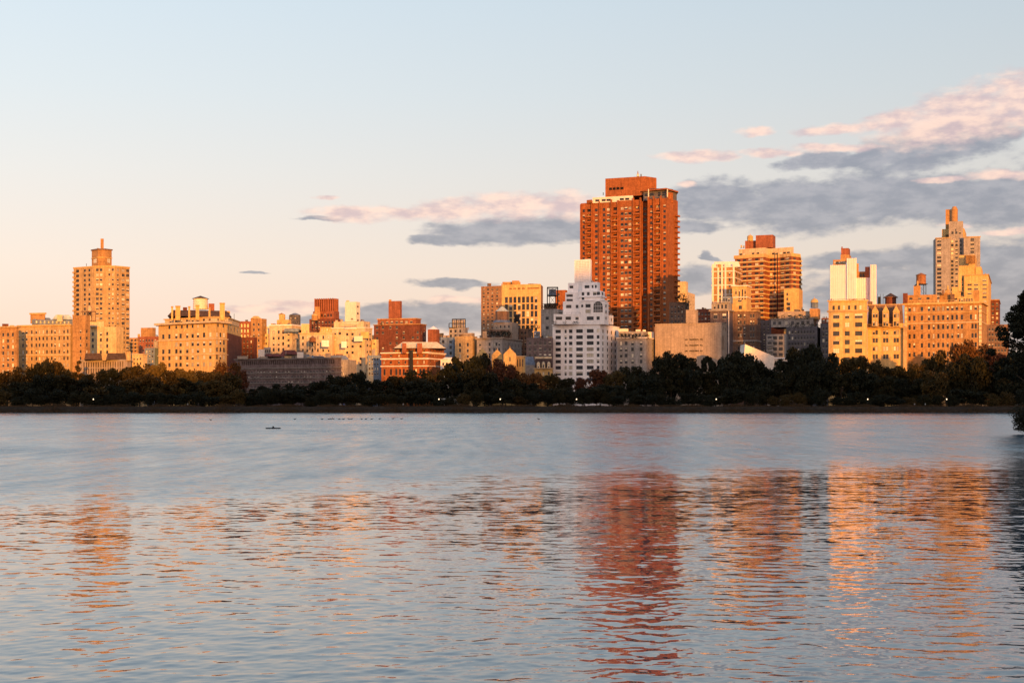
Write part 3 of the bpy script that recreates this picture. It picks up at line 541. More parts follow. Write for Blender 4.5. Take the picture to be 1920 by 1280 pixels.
# 11 dark finned tower
b = Bld('tower', 'dark red stepped tower with vertical fins at its top, above the cream cluster', 'tower', 612, 1000, seed=17)
b.prism(rect(580, 630, 643, 1000), 597, None, 'darkred', [f(7, 3.2, (604, 9, 5), 4.6, dark=1, blind=.3), f(2, 3, (604, 9, 5), 4.5, e=1)]); b.prism(rect(587, 626, 636, 1006), 583, 598, 'red', [f(6, 3, (591, 9, 1), 6, dark=1)], 'upper_tier')
p, _, _ = b.prism(rect(591, 624, 632, 1012), 560, 584, 'darkred', (), 'upper_tier')
for i in range(9):
    A, C, D = Vector(p[0]), Vector(p[1]), Vector(p[2]); P = A+(C-A)*(i/8); q = MB(); q.box(P.x-.45, P.x+.45, P.y-1.3, P.y+.2, Z(584, 1012), Z(559, 1012)); b.part('fin', q, [W['red']])
for i in range(1, 4): P = C+(D-C)*(i/3); q = MB(); q.box(P.x-.3, P.x+1, P.y-.5, P.y+.5, Z(584, 1012), Z(559, 1012)); b.part('fin', q, [W['red']])
b.bx(590, 600, 575, 598, 1004, 'orange', 'buttress'); b.finish()
# 12 big cream stepped building
b = Bld('apartment_building', 'big cream stepped apartment building with a curved balcony and slab tower on top', 'building', 660, 800, seed=18)
b.bx(647, 668, 565.5, 604, 842, 'pale', 'penthouse_tower', x2=675, faces=[f([667], 2.8, (575, 13, 2), 3, e=0), f([660], 4, (597, 9, 1), 4, dark=1), f([671], 3.4, (574, 13, 3), 3.4, e=1, dark=1)]); b.bx(649, 655, 563, 566, 846, 'cream', 'roof_hut')
p, _, _ = b.prism(rect(626, 682, 694, 815), 602, 615, 'cream', [f([635], 5, (613, 9, 1), 4, dark=1), f(1, 4, (609, 9, 1), 4, e=1)], 'upper_storey', Y=815)
p, _, _ = b.prism(rect(622, 684, 698, 800), 614, None, 'cream', [f([628, 637], 5, (624, 11.5, 7), 4.2, skip=.25, dark=1), f([651, 661, 676], 4, (626, 11.5, 7), 4.5, skip=.3, dark=1), f([689, 694], 2.6, (624, 11.5, 7), 4.5, e=1, skip=.3, dark=1)]); b.band(p, 613.2, 615, 'pale', .4, edges=(0, 1))
b.prism(rect(697, 706, 710, 806), 636, None, 'yellow', [f(1, 3, (644, 10, 4), 4)], 'wing_wall')
q = MB(); cx, cy, k = X(659, 803), 803, 800/F
for j in range(10):
    a0 = math.pi+math.pi*j/10; a1 = math.pi+math.pi*(j+1)/10; R_ = 14*k
    for (r_, z0, z1) in ((R_, 616.5, 614), (R_, 606.5, 605)): q.quad((cx+r_*math.cos(a0), cy+.5*r_*math.sin(a0), Z(z0, 800)), (cx+r_*math.cos(a1), cy+.5*r_*math.sin(a1), Z(z0, 800)), (cx+r_*math.cos(a1), cy+.5*r_*math.sin(a1), Z(z1, 800)), (cx+r_*math.cos(a0), cy+.5*r_*math.sin(a0), Z(z1, 800)))
    q.quad((cx, cy, Z(606.5, 800)), (cx+R_*math.cos(a1), cy+.5*R_*math.sin(a1), Z(606.5, 800)), (cx+R_*math.cos(a0), cy+.5*R_*math.sin(a0), Z(606.5, 800)), (cx, cy, Z(606.5, 800)))
b.part('curved_balcony', q, [W['pale']]); b.clutter(627, 646, 602, 820, 4, 4); b.clutter(676, 692, 602, 820, 3, 4)
b.bx(676, 692, 622, 634, 795, 'gold', 'bay', 3); b.bx(664, 680, 630, 640, 794, 'pale', 'bay', 4); b.bx(640, 650, 640, 652, 793, 'white', 'bay', 3); b.finish()
# 13 long dim facade with banding, and roofs behind it
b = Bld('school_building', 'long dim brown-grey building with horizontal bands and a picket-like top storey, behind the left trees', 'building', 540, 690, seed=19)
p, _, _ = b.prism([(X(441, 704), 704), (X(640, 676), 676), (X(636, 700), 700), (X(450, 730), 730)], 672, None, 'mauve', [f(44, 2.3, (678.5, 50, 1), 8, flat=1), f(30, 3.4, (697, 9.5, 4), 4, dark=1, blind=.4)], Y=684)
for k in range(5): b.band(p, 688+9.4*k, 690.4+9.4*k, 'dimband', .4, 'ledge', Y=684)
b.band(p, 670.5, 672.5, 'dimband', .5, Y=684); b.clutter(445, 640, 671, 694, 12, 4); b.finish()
b = Bld('row_house', 'low house with a dark red barrel roof and white chimney behind the long dim building', 'house', 510, 730, seed=20)
b.prism(rect(484, 540, 545, 730), 668, None, 'mauve', [f(8, 3, (676, 9, 2), 4)]); b.hip(492, 538, 663, 668.2, 731, 'roofred', 12, .35); b.bx(484, 496, 655, 670, 729, 'pale', 'chimney'); b.bx(495, 508, 651, 665, 738, 'gray', faces=[f(3, 2.5, (658, 9, 1), 5, dark=1)]); b.clutter(500, 545, 664, 740, 6, 5); b.finish()
b = Bld('row_house', 'low grey house with red sloping roof pieces in the middle of the shaded rooftops', 'house', 560, 740, seed=21)
b.prism(rect(524, 575, 580, 745), 664, None, 'gray', [f(8, 3, (671, 9, 3), 5)]); b.hip(525, 560, 656, 664.2, 746, 'roofred', 12, .4); b.bx(557, 569, 660, 672, 738, 'pale', 'chimney'); b.clutter(530, 580, 662, 750, 6, 5); b.finish()
b = Bld('row_house', 'grey mansion with pale vaulted roof in shade below the big cream building', 'house', 620, 720, seed=22)
b.prism(rect(574, 652, 668, 722), 674, None, 'gray', [f(10, 3.2, (681, 10, 3), 5, dark=1)]); b.hip(612, 655, 666, 674.2, 724, 'slate', 12, .3); b.hip(572, 611, 667, 674.2, 726, 'bluegray', 12, .2); b.clutter(576, 664, 669, 728, 10, 6); b.bx(610, 620, 662, 676, 720, 'pinkgray', 'chimney'); b.finish()
b = Bld('row_house', 'narrow bluish grey town house wedged left of the red-brick club', 'house', 705, 740, seed=23)
b.prism(rect(689, 712, 717, 742), 666, None, 'bluegray', [f(4, 3, (673, 9, 4), 5, blind=.6)]); b.clutter(690, 714, 666, 746, 4, 5); b.bx(697, 704, 655, 668, 748, 'gray'); b.finish()
# 14 stepped red brick
b = Bld('apartment_building', 'stepped dark red brick apartment building with a plain square tower on top', 'building', 750, 900, seed=24)
p, _, _ = b.prism(rect(701, 787, 799, 900), 607, None, 'darkred', [f([707, 718, 732, 744, 757, 774, 783], 4, (612.5, 10, 6), 4.8, skip=.25), f(2, 3, (612.5, 10, 6), 4.6, e=1, skip=.3)]); b.prism(rect(708, 780, 789, 906), 597, 607.5, 'red', [f(7, 5.5, (603.2, 5, 1), 4.6, blind=.8)], 'upper_tier'); b.band(rect(708, 780, 789, 906), 596, 598, 'orange', .4, edges=(0, 1)); b.band(p, 606.6, 608, 'orange', .4, edges=(0, 1))
b.bx(728.5, 750, 564, 598, 915, 'red', 'tower', x2=753.5); b.bx(729, 734, 561.5, 565, 917, 'orange'); b.clutter(702, 726, 607, 903, 3, 4); b.finish()
b = Bld('tower', 'round-capped red brick tank house with a white conical roof', 'tower', 812, 880, seed=25)
b.prism(rect(802, 818, 824, 880), 617.5, None, 'red', ()); b.cyl(812.5, 11, 611.5, 617.8, 884, 'white', 'roof', r1=.6); b.finish()
b = Bld('apartment_building', 'small pinkish low block right of the white-capped red tank house', 'building', 830, 900, seed=26)
b.prism(rect(822, 834, 838, 900), 632, None, 'pinkgray', [f(2, 3, (640, 9, 3), 4)]); b.cyl(828, 4, 624.5, 632.3, 905, 'orange', 'tank', n=10); b.finish()
# 15 red brick club with hip roof
b = Bld('club_house', 'low red brick club house with cream bands and a greenish cream hip roof', 'building', 775, 700, seed=27)
pl = rect(715, 803, 835, 700)
rr = (690, 16, 2)
p, _, _ = b.prism(pl, 661, None, 'towerred', [f([721, 733, 743, 750, 757, 780, 788, 795], 3.4, (697, 16, 1), 12, dark=1, blind=.5), f([720, 733, 748, 760, 783, 795], 2.8, (678.5, 16, 1), 5, dark=1), f([733, 748, 783, 795], 3, (666, 16, 1), 4, dark=1), f(7, 2.6, (667, 9.5, 3), 5, e=1, dark=1, blind=.3)])
b.part('flank_facing', (lambda q: (q.quad(*[(pl[1][0]+(pl[2][0]-pl[1][0])*t+.05, pl[1][1]+(pl[2][1]-pl[1][1])*t-.02, z) for t, z in ((.0, Z(663, 700)), (1, Z(663, 700)), (1, Z(661, 700)), (0, Z(661, 700)))]), q)[1])(MB()), [W['pale']])
for (a, c) in ((659.5, 661.8), (670.8, 673.2), (685, 686.6)): b.band(p, a, c, 'pale', .4, 'string_course', (0, 1))
b.prism(rect(731, 803, 833, 703), 652, 661, 'red', [f(9, 3, (656.5, 5, 1), 4.5, dark=1), f(5, 3, (656.5, 5, 1), 4.5, e=1, dark=1)], 'attic_storey'); b.hip(738, 836, 640.5, 652.5, 702, 'roofcream', 22, .34)
for (x0, x1) in ((754, 762), (782, 791.5)): b.bx(x0, x1, 643, 662, 699.4, 'red', 'chimney', 3)
b.bx(768, 774.5, 656, None, 699.2, 'black', 'notch_shade', 1.2); b.finish()  # black strip stands in for the shaded notch
b = Bld('garage', 'small white flat-roofed pavilion right of the red-brick club', 'building', 842, 690, seed=28)
b.prism(rect(826, 856, 864, 690), 673, None, 'pale', [f(4, 4, (682, 12, 1), 5, dark=1)]); b.hip(828, 860, 669.5, 673.2, 692, 'pale', 8, .4); b.finish()
# 16 grey-white pair
b = Bld('apartment_building', 'bluish white narrow building with a framed rooftop screen, in shade', 'building', 857, 850, seed=29)
p, _, _ = b.prism(rect(842, 872, 877, 850), 614, None, 'gray', [f([845.5, 854, 863], 3.6, (620.5, 9, 8), 5.4, dark=1, blind=.1)]); b.bx(848, 872, 599, 614.5, 858, 'gray', 'roof_screen', 3)
fr = MB()
for q in (842, 848, 856, 864, 872.5): fr.bar((X(q, 852), 852, Z(615, 852)), (X(q, 852), 852, Z(598 if q > 845 else 606, 852)), .25, .25, 5)
for y in (598, 606, 614): fr.bar((X(848 if y < 600 else 842, 852), 852, Z(y, 852)), (X(873, 852), 852, Z(y, 852)), .22, .22, 5)
b.part('roof_frame', fr, [W['black']]); b.clutter(872, 880, 616, 856, 2, 3); b.finish()
b = Bld('apartment_building', 'beige block with a sunlit left edge beside the framed rooftop screen', 'building', 870, 780, seed=30)
b.prism(rect(853, 886, 895, 780), 630, None, 'tan', [f([862.5, 877], 3.6, (646, 10.5, 4), 6.6, dark=1)]); b.bx(866, 886, 624, 631, 790, 'pinkgray', 'penthouse', x2=890); b.clutter(854, 888, 630, 784, 5, 5); b.rail(rect(853, 886, 895, 780), 627.5, 630.2, m='black'); b.finish()
b = Bld('apartment_building', 'low bluish block with arched windows left of the beige block', 'building', 840, 800, seed=31)
b.prism(rect(826, 850, 854, 802), 632, None, 'bluegray', [f([831, 845], 4.5, (640, 11, 5), 6, dark=1)]); b.clutter(828, 850, 632, 806, 5, 4); b.finish()
# 17 domed-lantern building
b = Bld('apartment_building', 'shaded grey-brown apartment building crowned by a stepped lantern with pale conical cap', 'building', 930, 770, seed=32)
p, _, _ = b.prism(rect(894, 942, 978, 770), 634, None, 'gray', [f([900, 918, 926.5, 931, 936], 3, (645, 10, 5), 6.4, dark=1), f(5, 3, (645, 10, 5), 6, e=1, dark=1)]); b.band(p, 632.6, 635, 'pinkgray', .6, edges=(0, 1)); b.rail(p, 629.5, 632.6, edges=(0,), m='black')
b.bx(905, 913, 621, 634, 772, 'pinkgray', 'chimney'); b.prism(rect(917, 955, None, 782, dep=14), 618, 634, 'brown', [f(5, 4, (626, 6, 1), 6, dark=1)], 'penthouse'); b.prism(rect(925, 960, 972, 790), 604, 635, 'pinkgray', [f(4, 3, (612, 10, 2), 5, dark=1)], 'upper_tier')
b.cyl(941, 17, 600.5, 605, 796, 'slate', 'lantern_base', r1=14.5, n=8); b.cyl(941.5, 12.5, 583.5, 601, 796, 'brown', 'lantern', n=8); b.cyl(941.5, 13.5, 574.5, 584, 796, 'copper', 'lantern_cap', r1=1, n=8); b.clutter(896, 945, 633, 776, 8, 6); b.part('roof_garden', leafblob([(X(q, 778), 776, Z(626, 778), 2.2, 1.5) for q in (918, 928, 938, 946, 953)], 500, .7, b.r), [LEAF['dark']]); b.finish()
water_tank('small black water tank on a stand right of the pale lantern cap', 969.5, 800, 5, 589, 591, 602, 612, 'black', 'black')
# 18 brown slab with light piers
b = Bld('office_slab', 'wide brown slab building with a grid of bright golden piers, behind the lantern building', 'building', 960, 1000, seed=33)
pA = [(X(902, 1012), 1012), (X(940, 1004), 1004), (X(977, 1000), 1000), (X(1014, 996), 996), (X(1018, 1010), 1010), (X(1014, 1035), 1035), (X(908, 1035), 1035)]
b.prism(pA, 534.5, None, 'brick', [f([907, 915, 923, 932], 3.4, (541, 6.6, 17), 3, e=0, dark=1, blind=.3)], Y=1000, m2='gold')
cA = [(X(940.5, 1003), 1003), (X(1014, 995.2), 995.2), (X(1014, 1001), 1001), (X(941, 1006), 1006)]
b.prism(cA, 532.5, 551, 'gold', [f([957, 965, 973, 981], 5, (540.5, 5, 1), 3, flat=1), f([1000], 22, (540.5, 5, 1), 2.4, flat=1)], 'upper_wall', Y=997)
cols = [949.5, 957.5, 965.5, 973.5, 981.5, 989.5, 997.5, 1005]
b.prism(cA, 550.9, None, 'gold', [f(cols, 5.4, (561.5, 13.4, 8), 11.4, dark=1, blind=.35)], 'pier_wall', Y=997)
b.bx(942, 976, 528.5, 535, 1012, 'orange', 'penthouse', 6); b.bx(960, 974, 526, 533, 1008, 'orange'); b.clutter(905, 1008, 533.5, 1006, 7, 2.5); b.finish()
# 19 grey shade block with framed tank
b = Bld('apartment_building', 'plain shaded grey block under the black-framed rooftop tank', 'building', 1030, 830, seed=34)
b.prism(rect(1015, 1047, 1056, 830), 579, None, 'gray', [f([1026], 5.5, (596, 18, 3), 6, dark=1), f(1, 4, (588, 14, 3), 4, e=1)]); b.prism(rect(1020, 1044, None, 838, dep=8), 569, 579.5, 'brown', (), 'penthouse'); b.part('roof_garden', leafblob([(X(q, 834), 832, Z(575, 834), 1.8, 1.6) for q in (1019, 1027, 1037, 1046, 1052)], 400, .6, b.r), [LEAF['dark']]); b.finish()
water_tank('grey tank boxed in a tall black frame above the shaded grey block', 1036, 836, 7.2, 541, 543.5, 554, 570, 'slate', 'gray', frame=True)
b = Bld('apartment_building', 'orange red block peeping out between the black-framed tank and the white stepped building', 'building', 1052, 1050, seed=35)
b.prism(rect(1042, 1060, 1064, 1050), 543.5, None, 'towerred', [f([1048], 3, (552, 12, 3), 4)]); b.finish()
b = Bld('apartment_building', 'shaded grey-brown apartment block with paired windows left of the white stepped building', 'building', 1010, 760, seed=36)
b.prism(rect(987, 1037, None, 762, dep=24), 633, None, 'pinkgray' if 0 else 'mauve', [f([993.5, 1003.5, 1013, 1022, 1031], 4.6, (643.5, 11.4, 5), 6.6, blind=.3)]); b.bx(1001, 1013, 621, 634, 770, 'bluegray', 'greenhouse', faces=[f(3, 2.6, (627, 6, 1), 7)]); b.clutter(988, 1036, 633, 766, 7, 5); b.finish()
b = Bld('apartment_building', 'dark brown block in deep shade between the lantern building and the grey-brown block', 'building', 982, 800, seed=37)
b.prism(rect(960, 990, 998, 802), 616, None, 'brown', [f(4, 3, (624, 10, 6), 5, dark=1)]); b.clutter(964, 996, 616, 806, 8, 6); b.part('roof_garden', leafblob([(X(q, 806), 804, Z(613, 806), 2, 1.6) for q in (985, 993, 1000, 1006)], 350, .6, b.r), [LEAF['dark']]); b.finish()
# 20 church gables and nave
b = Bld('church', 'pale stone church with three pointed gables and slate nave rising from the trees', 'church', 940, 690, seed=38)
for (x0, x1, yt, ys, Y) in ((893, 916, 653, 665, 700), (922, 942, 655, 665, 704), (944, 968, 652, 664, 690)):
    b.prism(rect(x0, x1, None, Y, dep=8), ys, None, 'gold', [f([(x0+x1)/2], 3.5, (ys+9, 14, 2), 8, dark=1, blind=.2)], 'gable_wall'); b.gable(x0, x1, yt, ys-.02, Y, 'gold', 8); b.cyl((x0+x1)/2, .5, yt-3, yt+1, Y+.2, 'gold', 'finial', n=5)
b.prism(rect(966, 983, 985, 694), 668, None, 'gold', [f([970, 975, 980], 2, (680, 20, 1), 14, dark=1, blind=.3)], 'wall'); b.band(rect(966, 983, 985, 694), 667, 668.6, 'cream', .4, edges=(0, 1))
b.prism(rect(968, 1003, None, 712, dep=10), 684, None, 'gray', (), 'nave_wall'); b.hip(967, 1004, 668, 684.2, 712, 'slate', 14, .25); b.finish()
b = Bld('town_house', 'small mansard town house with three arched cream dormers left of the white stepped building', 'house', 1020, 705, seed=39)
p, _, _ = b.prism(rect(1002, 1036, None, 705, dep=18), 690.5, None, 'gold', [f([1009.5, 1019, 1029], 3.6, (700, 12, 2), 6, dark=1)]); b.hip(1003, 1036, 672, 690.6, 706, 'roofdark', 16, .1); b.prism(rect(1003.5, 1034.5, None, 708, dep=8), 668.5, 672.6, 'cream', (), 'roof_curb'); b.band(p, 689.6, 691.5, 'cream', .6)
for c in (1009.5, 1019, 1029): b.prism(rect(c-3, c+3, None, 703.5, dep=2.4), 681, 691, 'cream', [f([c], 2.6, (686.5, 5, 1), 6, dark=1)], 'dormer'); b.cyl(c, 3, 678, 681.1, 705, 'cream', 'dormer_top', r1=1.2, n=8)
b.finish()
# 21 white stepped building
b = Bld('apartment_building', 'white stepped apartment building with ranks of dark windows and an arched penthouse window', 'building', 1100, 760, seed=40)
R0 = (619.8, 11.45, 9); wc = dict(dark=1, blind=.22, q=.5)
pl = rect(1036, 1125, 1160.5, 760)
p, _, _ = b.prism(pl, 607.5, None, 'white', [f([1046.5], 10, R0, 6.2, **wc), f([1060.5], 4, R0, 6.4, **wc), f([1070], 6.4, R0, 6.6, **wc), f([1086.5], 12.4, R0, 6.8, **wc), f([1106.5], 13, R0, 6.8, **wc), f([1121.4], 5.2, R0, 6.6, **wc), f([1130.8, 1139.5, 1147, 1154], 2.7, R0, 6.6, e=1, **wc)]); b.band(p, 606.6, 608.4, 'white', .3, edges=(0, 1), name='parapet')
p, _, _ = b.prism(rect(1038, 1088, None, 763, dep=22), 588.5, 607.6, 'white', [f([1048], 12, (596.5, 5, 1), 6, **wc), f([1065.5], 10, (596.5, 5, 1), 6, **wc), f([1082], 6, (596.5, 5, 1), 6, **wc)], 'terrace_storey'); b.rail(p, 585.6, 588.5, m='gray'); b.rail(pl, 604.8, 607.5, m='gray', Y=760)
b.prism(rect(1055.5, 1090, None, 767, dep=18), 565, 588.6, 'white', [f([1066.5], 10, (574.5, 11, 2), 6, **wc), f([1082], 5, (574.5, 11, 2), 6, **wc)], 'terrace_storey'); b.prism(rect(1060, 1090, None, 771, dep=14), 548, 565.1, 'white', [f([1068], 12, (554, 8.5, 2), 4.5, **wc)], 'terrace_storey'); b.prism(rect(1065, 1084, None, 775, dep=12), 530.5, 548.1, 'white', [f([1071.5], 7, (538, 9, 1), 5, **wc)], 'terrace_storey')
pc = rect(1085, 1133, 1141, 758.5)
b.prism(pc, 565, 607.8, 'white', [f([1091.5], 4, (572.5, 11.4, 1), 5, **wc), f([1102.5], 9.6, (572.5, 11.2, 1), 6.4, **wc), f([1102.5], 9.6, (583, 11.2, 1), 6.4, **wc), f([1106.5], 13, (596, 11.2, 1), 6.8, **wc), f([1121.4], 6, (596, 11.2, 1), 6.6, **wc), f([1121.5], 17, (578.5, 11, 1), 13, flat=1), f([1136.5], 2.6, (573, 11.4, 3), 6, e=1, **wc)], 'centre_wall')
b.prism(rect(1086, 1126, 1134, 765), 545, 565.2, 'white', [f([1093], 5, (550, 8.5, 2), 6, **wc), f([1103], 5, (550, 8.5, 1), 6, **wc), f([1115, 1122], 6.5, (550, 8.5, 1), 6, **wc), f([1130], 3, (550, 9, 1), 5, e=1, **wc)], 'terrace_storey'); b.band(rect(1086, 1126, 1134, 765), 554.5, 556.5, 'white', .9, 'balcony', (0, 1)); b.band(rect(1086, 1126, 1134, 765), 561.5, 563.5, 'white', 1.2, 'balcony', (0, 1))
b.prism(rect(1092, 1120, 1125, 771), 528.5, 545.2, 'white', [f([1100.5], 9, (537, 5, 1), 5.5, **wc), f([1111, 1117], 3.6, (537, 5, 1), 5.5, **wc)], 'terrace_storey')
# arched window: dark glass, white ring, mullions
q = MB(); rx = (pc[1][0]-pc[0][0]); ry = (pc[1][1]-pc[0][1]); ln = math.hypot(rx, ry); rx /= ln; ry /= ln
u = (1121.5-960)/F; t = (u*pc[0][1]-pc[0][0])/((pc[1][0]-pc[0][0])-u*(pc[1][1]-pc[0][1])); ax = pc[0][0]+(pc[1][0]-pc[0][0])*t; ay = pc[0][1]+(pc[1][1]-pc[0][1])*t
Rw = 9*758.5/F; zc = Z(573.5, 758.5); P3 = lambda s_, z, o: (ax+rx*s_+ry*o, ay+ry*s_-rx*o, z)
for k in range(12):
    a0, a1 = math.pi*k/12, math.pi*(k+1)/12; i = len(q.V)
    q.V += [P3(0, zc, .06), P3(Rw*math.cos(a0), zc+Rw*math.sin(a0), .06), P3(Rw*math.cos(a1), zc+Rw*math.sin(a1), .06)]; q.F.append((i, i+1, i+2)); q.M.append(0)
    q.quad(P3(Rw*math.cos(a0), zc+Rw*math.sin(a0), .3), P3(Rw*1.15*math.cos(a0), zc+Rw*1.15*math.sin(a0), .3), P3(Rw*1.15*math.cos(a1), zc+Rw*1.15*math.sin(a1), .3), P3(Rw*math.cos(a1), zc+Rw*math.sin(a1), .3), 1)
q.quad(P3(-Rw, Z(585, 758.5), .06), P3(Rw, Z(585, 758.5), .06), P3(Rw, zc, .06), P3(-Rw, zc, .06), 0)
for s_ in (-.6, -.2, .2, .6): q.bar(P3(Rw*s_, Z(585, 758.5), .2), P3(Rw*s_, zc+Rw*.75, .2), .09, .09, 4, 1)
for z in (zc, zc-2.2): q.bar(P3(-Rw, z, .2), P3(Rw, z, .2), .1, .1, 4, 1)
b.part('arched_window', q, [G['glass'], W['white']])
b.prism(rect(1133, 1144, 1150, 768), 590.5, 607.8, 'white', [f([1138.5], 4, (599, 9, 1), 6, **wc), f([1147], 2.6, (599, 9, 1), 6, e=1, **wc)], 'side_storey'); b.clutter(1127, 1148, 590.5, 772, 3, 4)
b.clutter(1039, 1054, 588, 768, 3, 3.5); b.clutter(1108, 1124, 528.5, 776, 2, 3); b.part('roof_garden', leafblob([(X(q_, 761), 759, Z(605, 761), 1, .9) for q_ in (1040, 1058, 1077, 1082)], 160, .5, b.r), [LEAF['dark']]); b.finish()
b = Bld('tower', 'slim pale tower with a dotted screen wall rising behind the white stepped building', 'tower', 1093, 790, seed=41)
b.prism([(X(1077, 796), 796), (X(1107, 790), 790), (X(1109.5, 797), 797), (X(1083, 806), 806)], 485.5, None, 'pinkgray' if 0 else 'white', [f(9, 1.5, (490, 3.1, 15), 1.5, flat=1)]); b.finish()
# 22 grey block right of the white building
b = Bld('apartment_building', 'shaded grey apartment block with planted roof between white stepped building and blank wall', 'building', 1190, 765, seed=42)
p, _, _ = b.prism(rect(1157, 1212, 1228, 766), 633, None, 'gray', [f([1164.5, 1174, 1186, 1202], 5, (643, 11.5, 5), 7, dark=1, blind=.4), f(2, 3, (643, 11.5, 5), 7, e=1, dark=1)]); b.band(p, 631.8, 633.8, 'pale', .5, edges=(0, 1)); b.prism(rect(1160, 1206, 1218, 774), 621, 633.5, 'gray', [f(6, 4, (628, 6, 1), 6, dark=1)], 'penthouse'); b.part('roof_garden', leafblob([(X(q, 768), 767, Z(630, 768), 1.5, 1.3) for q in (1164, 1172, 1184, 1190, 1196, 1208, 1214)], 500, .55, b.r), [LEAF['dark']])
for (x0, x1, y) in ((1160, 1178, 616), (1192, 1201, 617.5), (1205, 1211, 618)): b.bx(x0, x1, y, 624, 780, 'pale')
b.prism(rect(1214, 1226, None, 784, dep=8), 622, 640, 'pale', (), 'roof_hut'); b.finish()
# 23 the tall orange-red tower
b = Bld('tower', 'tallest building, a massive orange-red brick tower with stacked balconies', 'tower', 1180, 1100, seed=43)
Yt = 1096
pt = [(X(1089, 1118), 1118), (X(1203, Yt), Yt), (X(1203.5, Yt+9), Yt+9), (X(1215, Yt+8), Yt+8), (X(1215.5, Yt-2), Yt-2), (X(1249, Yt-8), Yt-8), (X(1271, Yt+8), Yt+8), (X(1262, Yt+45), Yt+45), (X(1100, Yt+55), Yt+55)]
rr = (388.5, 10.15, 31); dk = dict(dark=1, blind=.45)
b.prism(pt, 374, None, 'towerred', [f([1094.5], 4.4, rr, 5, **dk), f([1104], 8, rr, 5.4, q=2.2, **dk), f([1118], 5, rr, 5, **dk), f([1132.5], 4.6, rr, 5.4, dark=1, blind=.05), f([1140.5], 5.4, rr, 5, dark=1, blind=.8), f([1153], 8, rr, 5.4, q=2.2, **dk), f([1166.5, 1173.8, 1181], 5.6, rr, 5, dark=1, blind=.6), f([1194.5], 8.4, rr, 5.4, q=2.2, **dk), f([1209], 6, rr, 4.6, e=2, dark=1, blind=.2), f([1221], 4.4, rr, 5, e=4, **dk), f([1233], 8.6, rr, 5.4, e=4, q=2.2, **dk), f([1246], 4.6, rr, 5, e=4, **dk)], Y=Yt)
q = MB(); q.quad((X(1203.6, Yt+8.8), Yt+8.75, 1), (X(1214.9, Yt+7.7), Yt+7.75, 1), (X(1214.9, Yt+7.7), Yt+7.75, Z(372, Yt)), (X(1203.6, Yt+8.8), Yt+8.75, Z(372, Yt)))
A_, B_ = Vector(pt[0]), Vector(pt[1])
def onedge(A, B, px): A = Vector(A); B = Vector(B); u = (px-960)/F; t = (u*A.y-A.x)/((B.x-A.x)-u*(B.y-A.y)); return A+(B-A)*t
def balmesh(w, dpt, h):
    m = MB(); m.box(-w/2, w/2, -dpt, -.02, -.2, 0); m.box(-w/2, w/2, -dpt, -dpt+.15, 0.003, h); m.box(-w/2, -w/2+.15, -dpt+.16, -.02, 0.003, h); m.box(w/2-.15, w/2, -dpt+.16, -.02, .003, h); return m.mesh('balcony', [W['towerred']])
bm = {}
for (px, w, e) in ((1104, 11.5, 0), (1153, 11.5, 0), (1194.5, 12, 0), (1233, 12.5, 4)):
    P = onedge(pt[e], pt[e+1], px); d = (Vector(pt[e+1])-Vector(pt[e])).normalized(); rz = math.atan2(d.y, d.x); ww = w/F*Yt
    m = bm.setdefault(w, balmesh(ww, 2.6, 1.15))
    for k in range(1, 31): mkobj('balcony', m, b.root, (P.x-b.o[0], P.y-b.o[1], Z(388.5+10.15*k+3.6, Yt)-b.o[2]), rz)
P = Vector(pt[5]); Q = Vector(pt[6]); d = (Q-P).normalized(); rz = math.atan2(d.y, d.x); m = balmesh(5.5, 2.4, 1.1)
for tt in (.82,):
    PP = P+(Q-P)*tt
    for k in range(2, 31): mkobj('balcony', m, b.root, (PP.x-b.o[0], PP.y-b.o[1], Z(388.5+10.15*k-4, Yt)-b.o[2]), rz)
# vertical brick piers
for (px, e, hh) in ((1089.9, 0, 376), (1110.3, 0, 371), (1124.8, 0, 373), (1147, 0, 370.5), (1159.6, 0, 373), (1188.3, 0, 370), (1201.6, 0, 370.5), (1216.6, 4, 370), (1226.4, 4, 369.5), (1239.8, 4, 369.5)):
    P = onedge(pt[e], pt[e+1], px); d = (Vector(pt[e+1])-Vector(pt[e])).normalized(); o = Vector((d.y, -d.x)); m = MB(); k = .5
    c = [P-d*k+o*.01, P+d*k+o*.01, P+d*k+o*1.5, P-d*k+o*1.5]; z0, z1 = 1.0, Z(hh, Yt); i = 0; c = [c[3], c[2], c[1], c[0]]
    m.V = [(v.x, v.y, z0) for v in c]+[(v.x, v.y, z1) for v in c]; m.F = [(4, 5, 6, 7)]+[(j, (j+1) % 4, 4+(j+1) % 4, 4+j) for j in range(4)]; m.M = [0]*5; b.part('pier', m, [W['towerred']])
b.prism([(X(1100, Yt+18), Yt+18), (X(1110, Yt+15), Yt+15), (X(1111, Yt+30), Yt+30), (X(1101, Yt+30), Yt+30)], 369, 375, 'towerred', (), 'parapet', Yt)
b.prism([(X(1111, Yt+16), Yt+16), (X(1187, Yt+4), Yt+4), (X(1188, Yt+26), Yt+26), (X(1112, Yt+30), Yt+30)], 365, 375.5, 'pale', [f([1120, 1132, 1141, 1166, 1176], 8, (371, 5, 1), 4, dark=1, blind=.1)], 'penthouse', Yt)
b.prism([(X(1135, Yt+20), Yt+20), (X(1209, Yt+8), Yt+8), (X(1231, Yt+16), Yt+16), (X(1228, Yt+40), Yt+40), (X(1138, Yt+44), Yt+44)], 330.5, 366, 'towerred', [f([1145, 1151.5, 1158, 1166.5], 5, (350.5, 5, 1), 4.4, flat=1)], 'water_house', Yt+8)
q = MB()
for s_ in range(12):
    P = onedge((X(1135, Yt+20), Yt+20), (X(1209, Yt+8), Yt+8), 1142.5+2.3*s_); q.box(P.x-.22, P.x+.22, P.y-.1, P.y+.25, Z(353, Yt+8), Z(348, Yt+8))
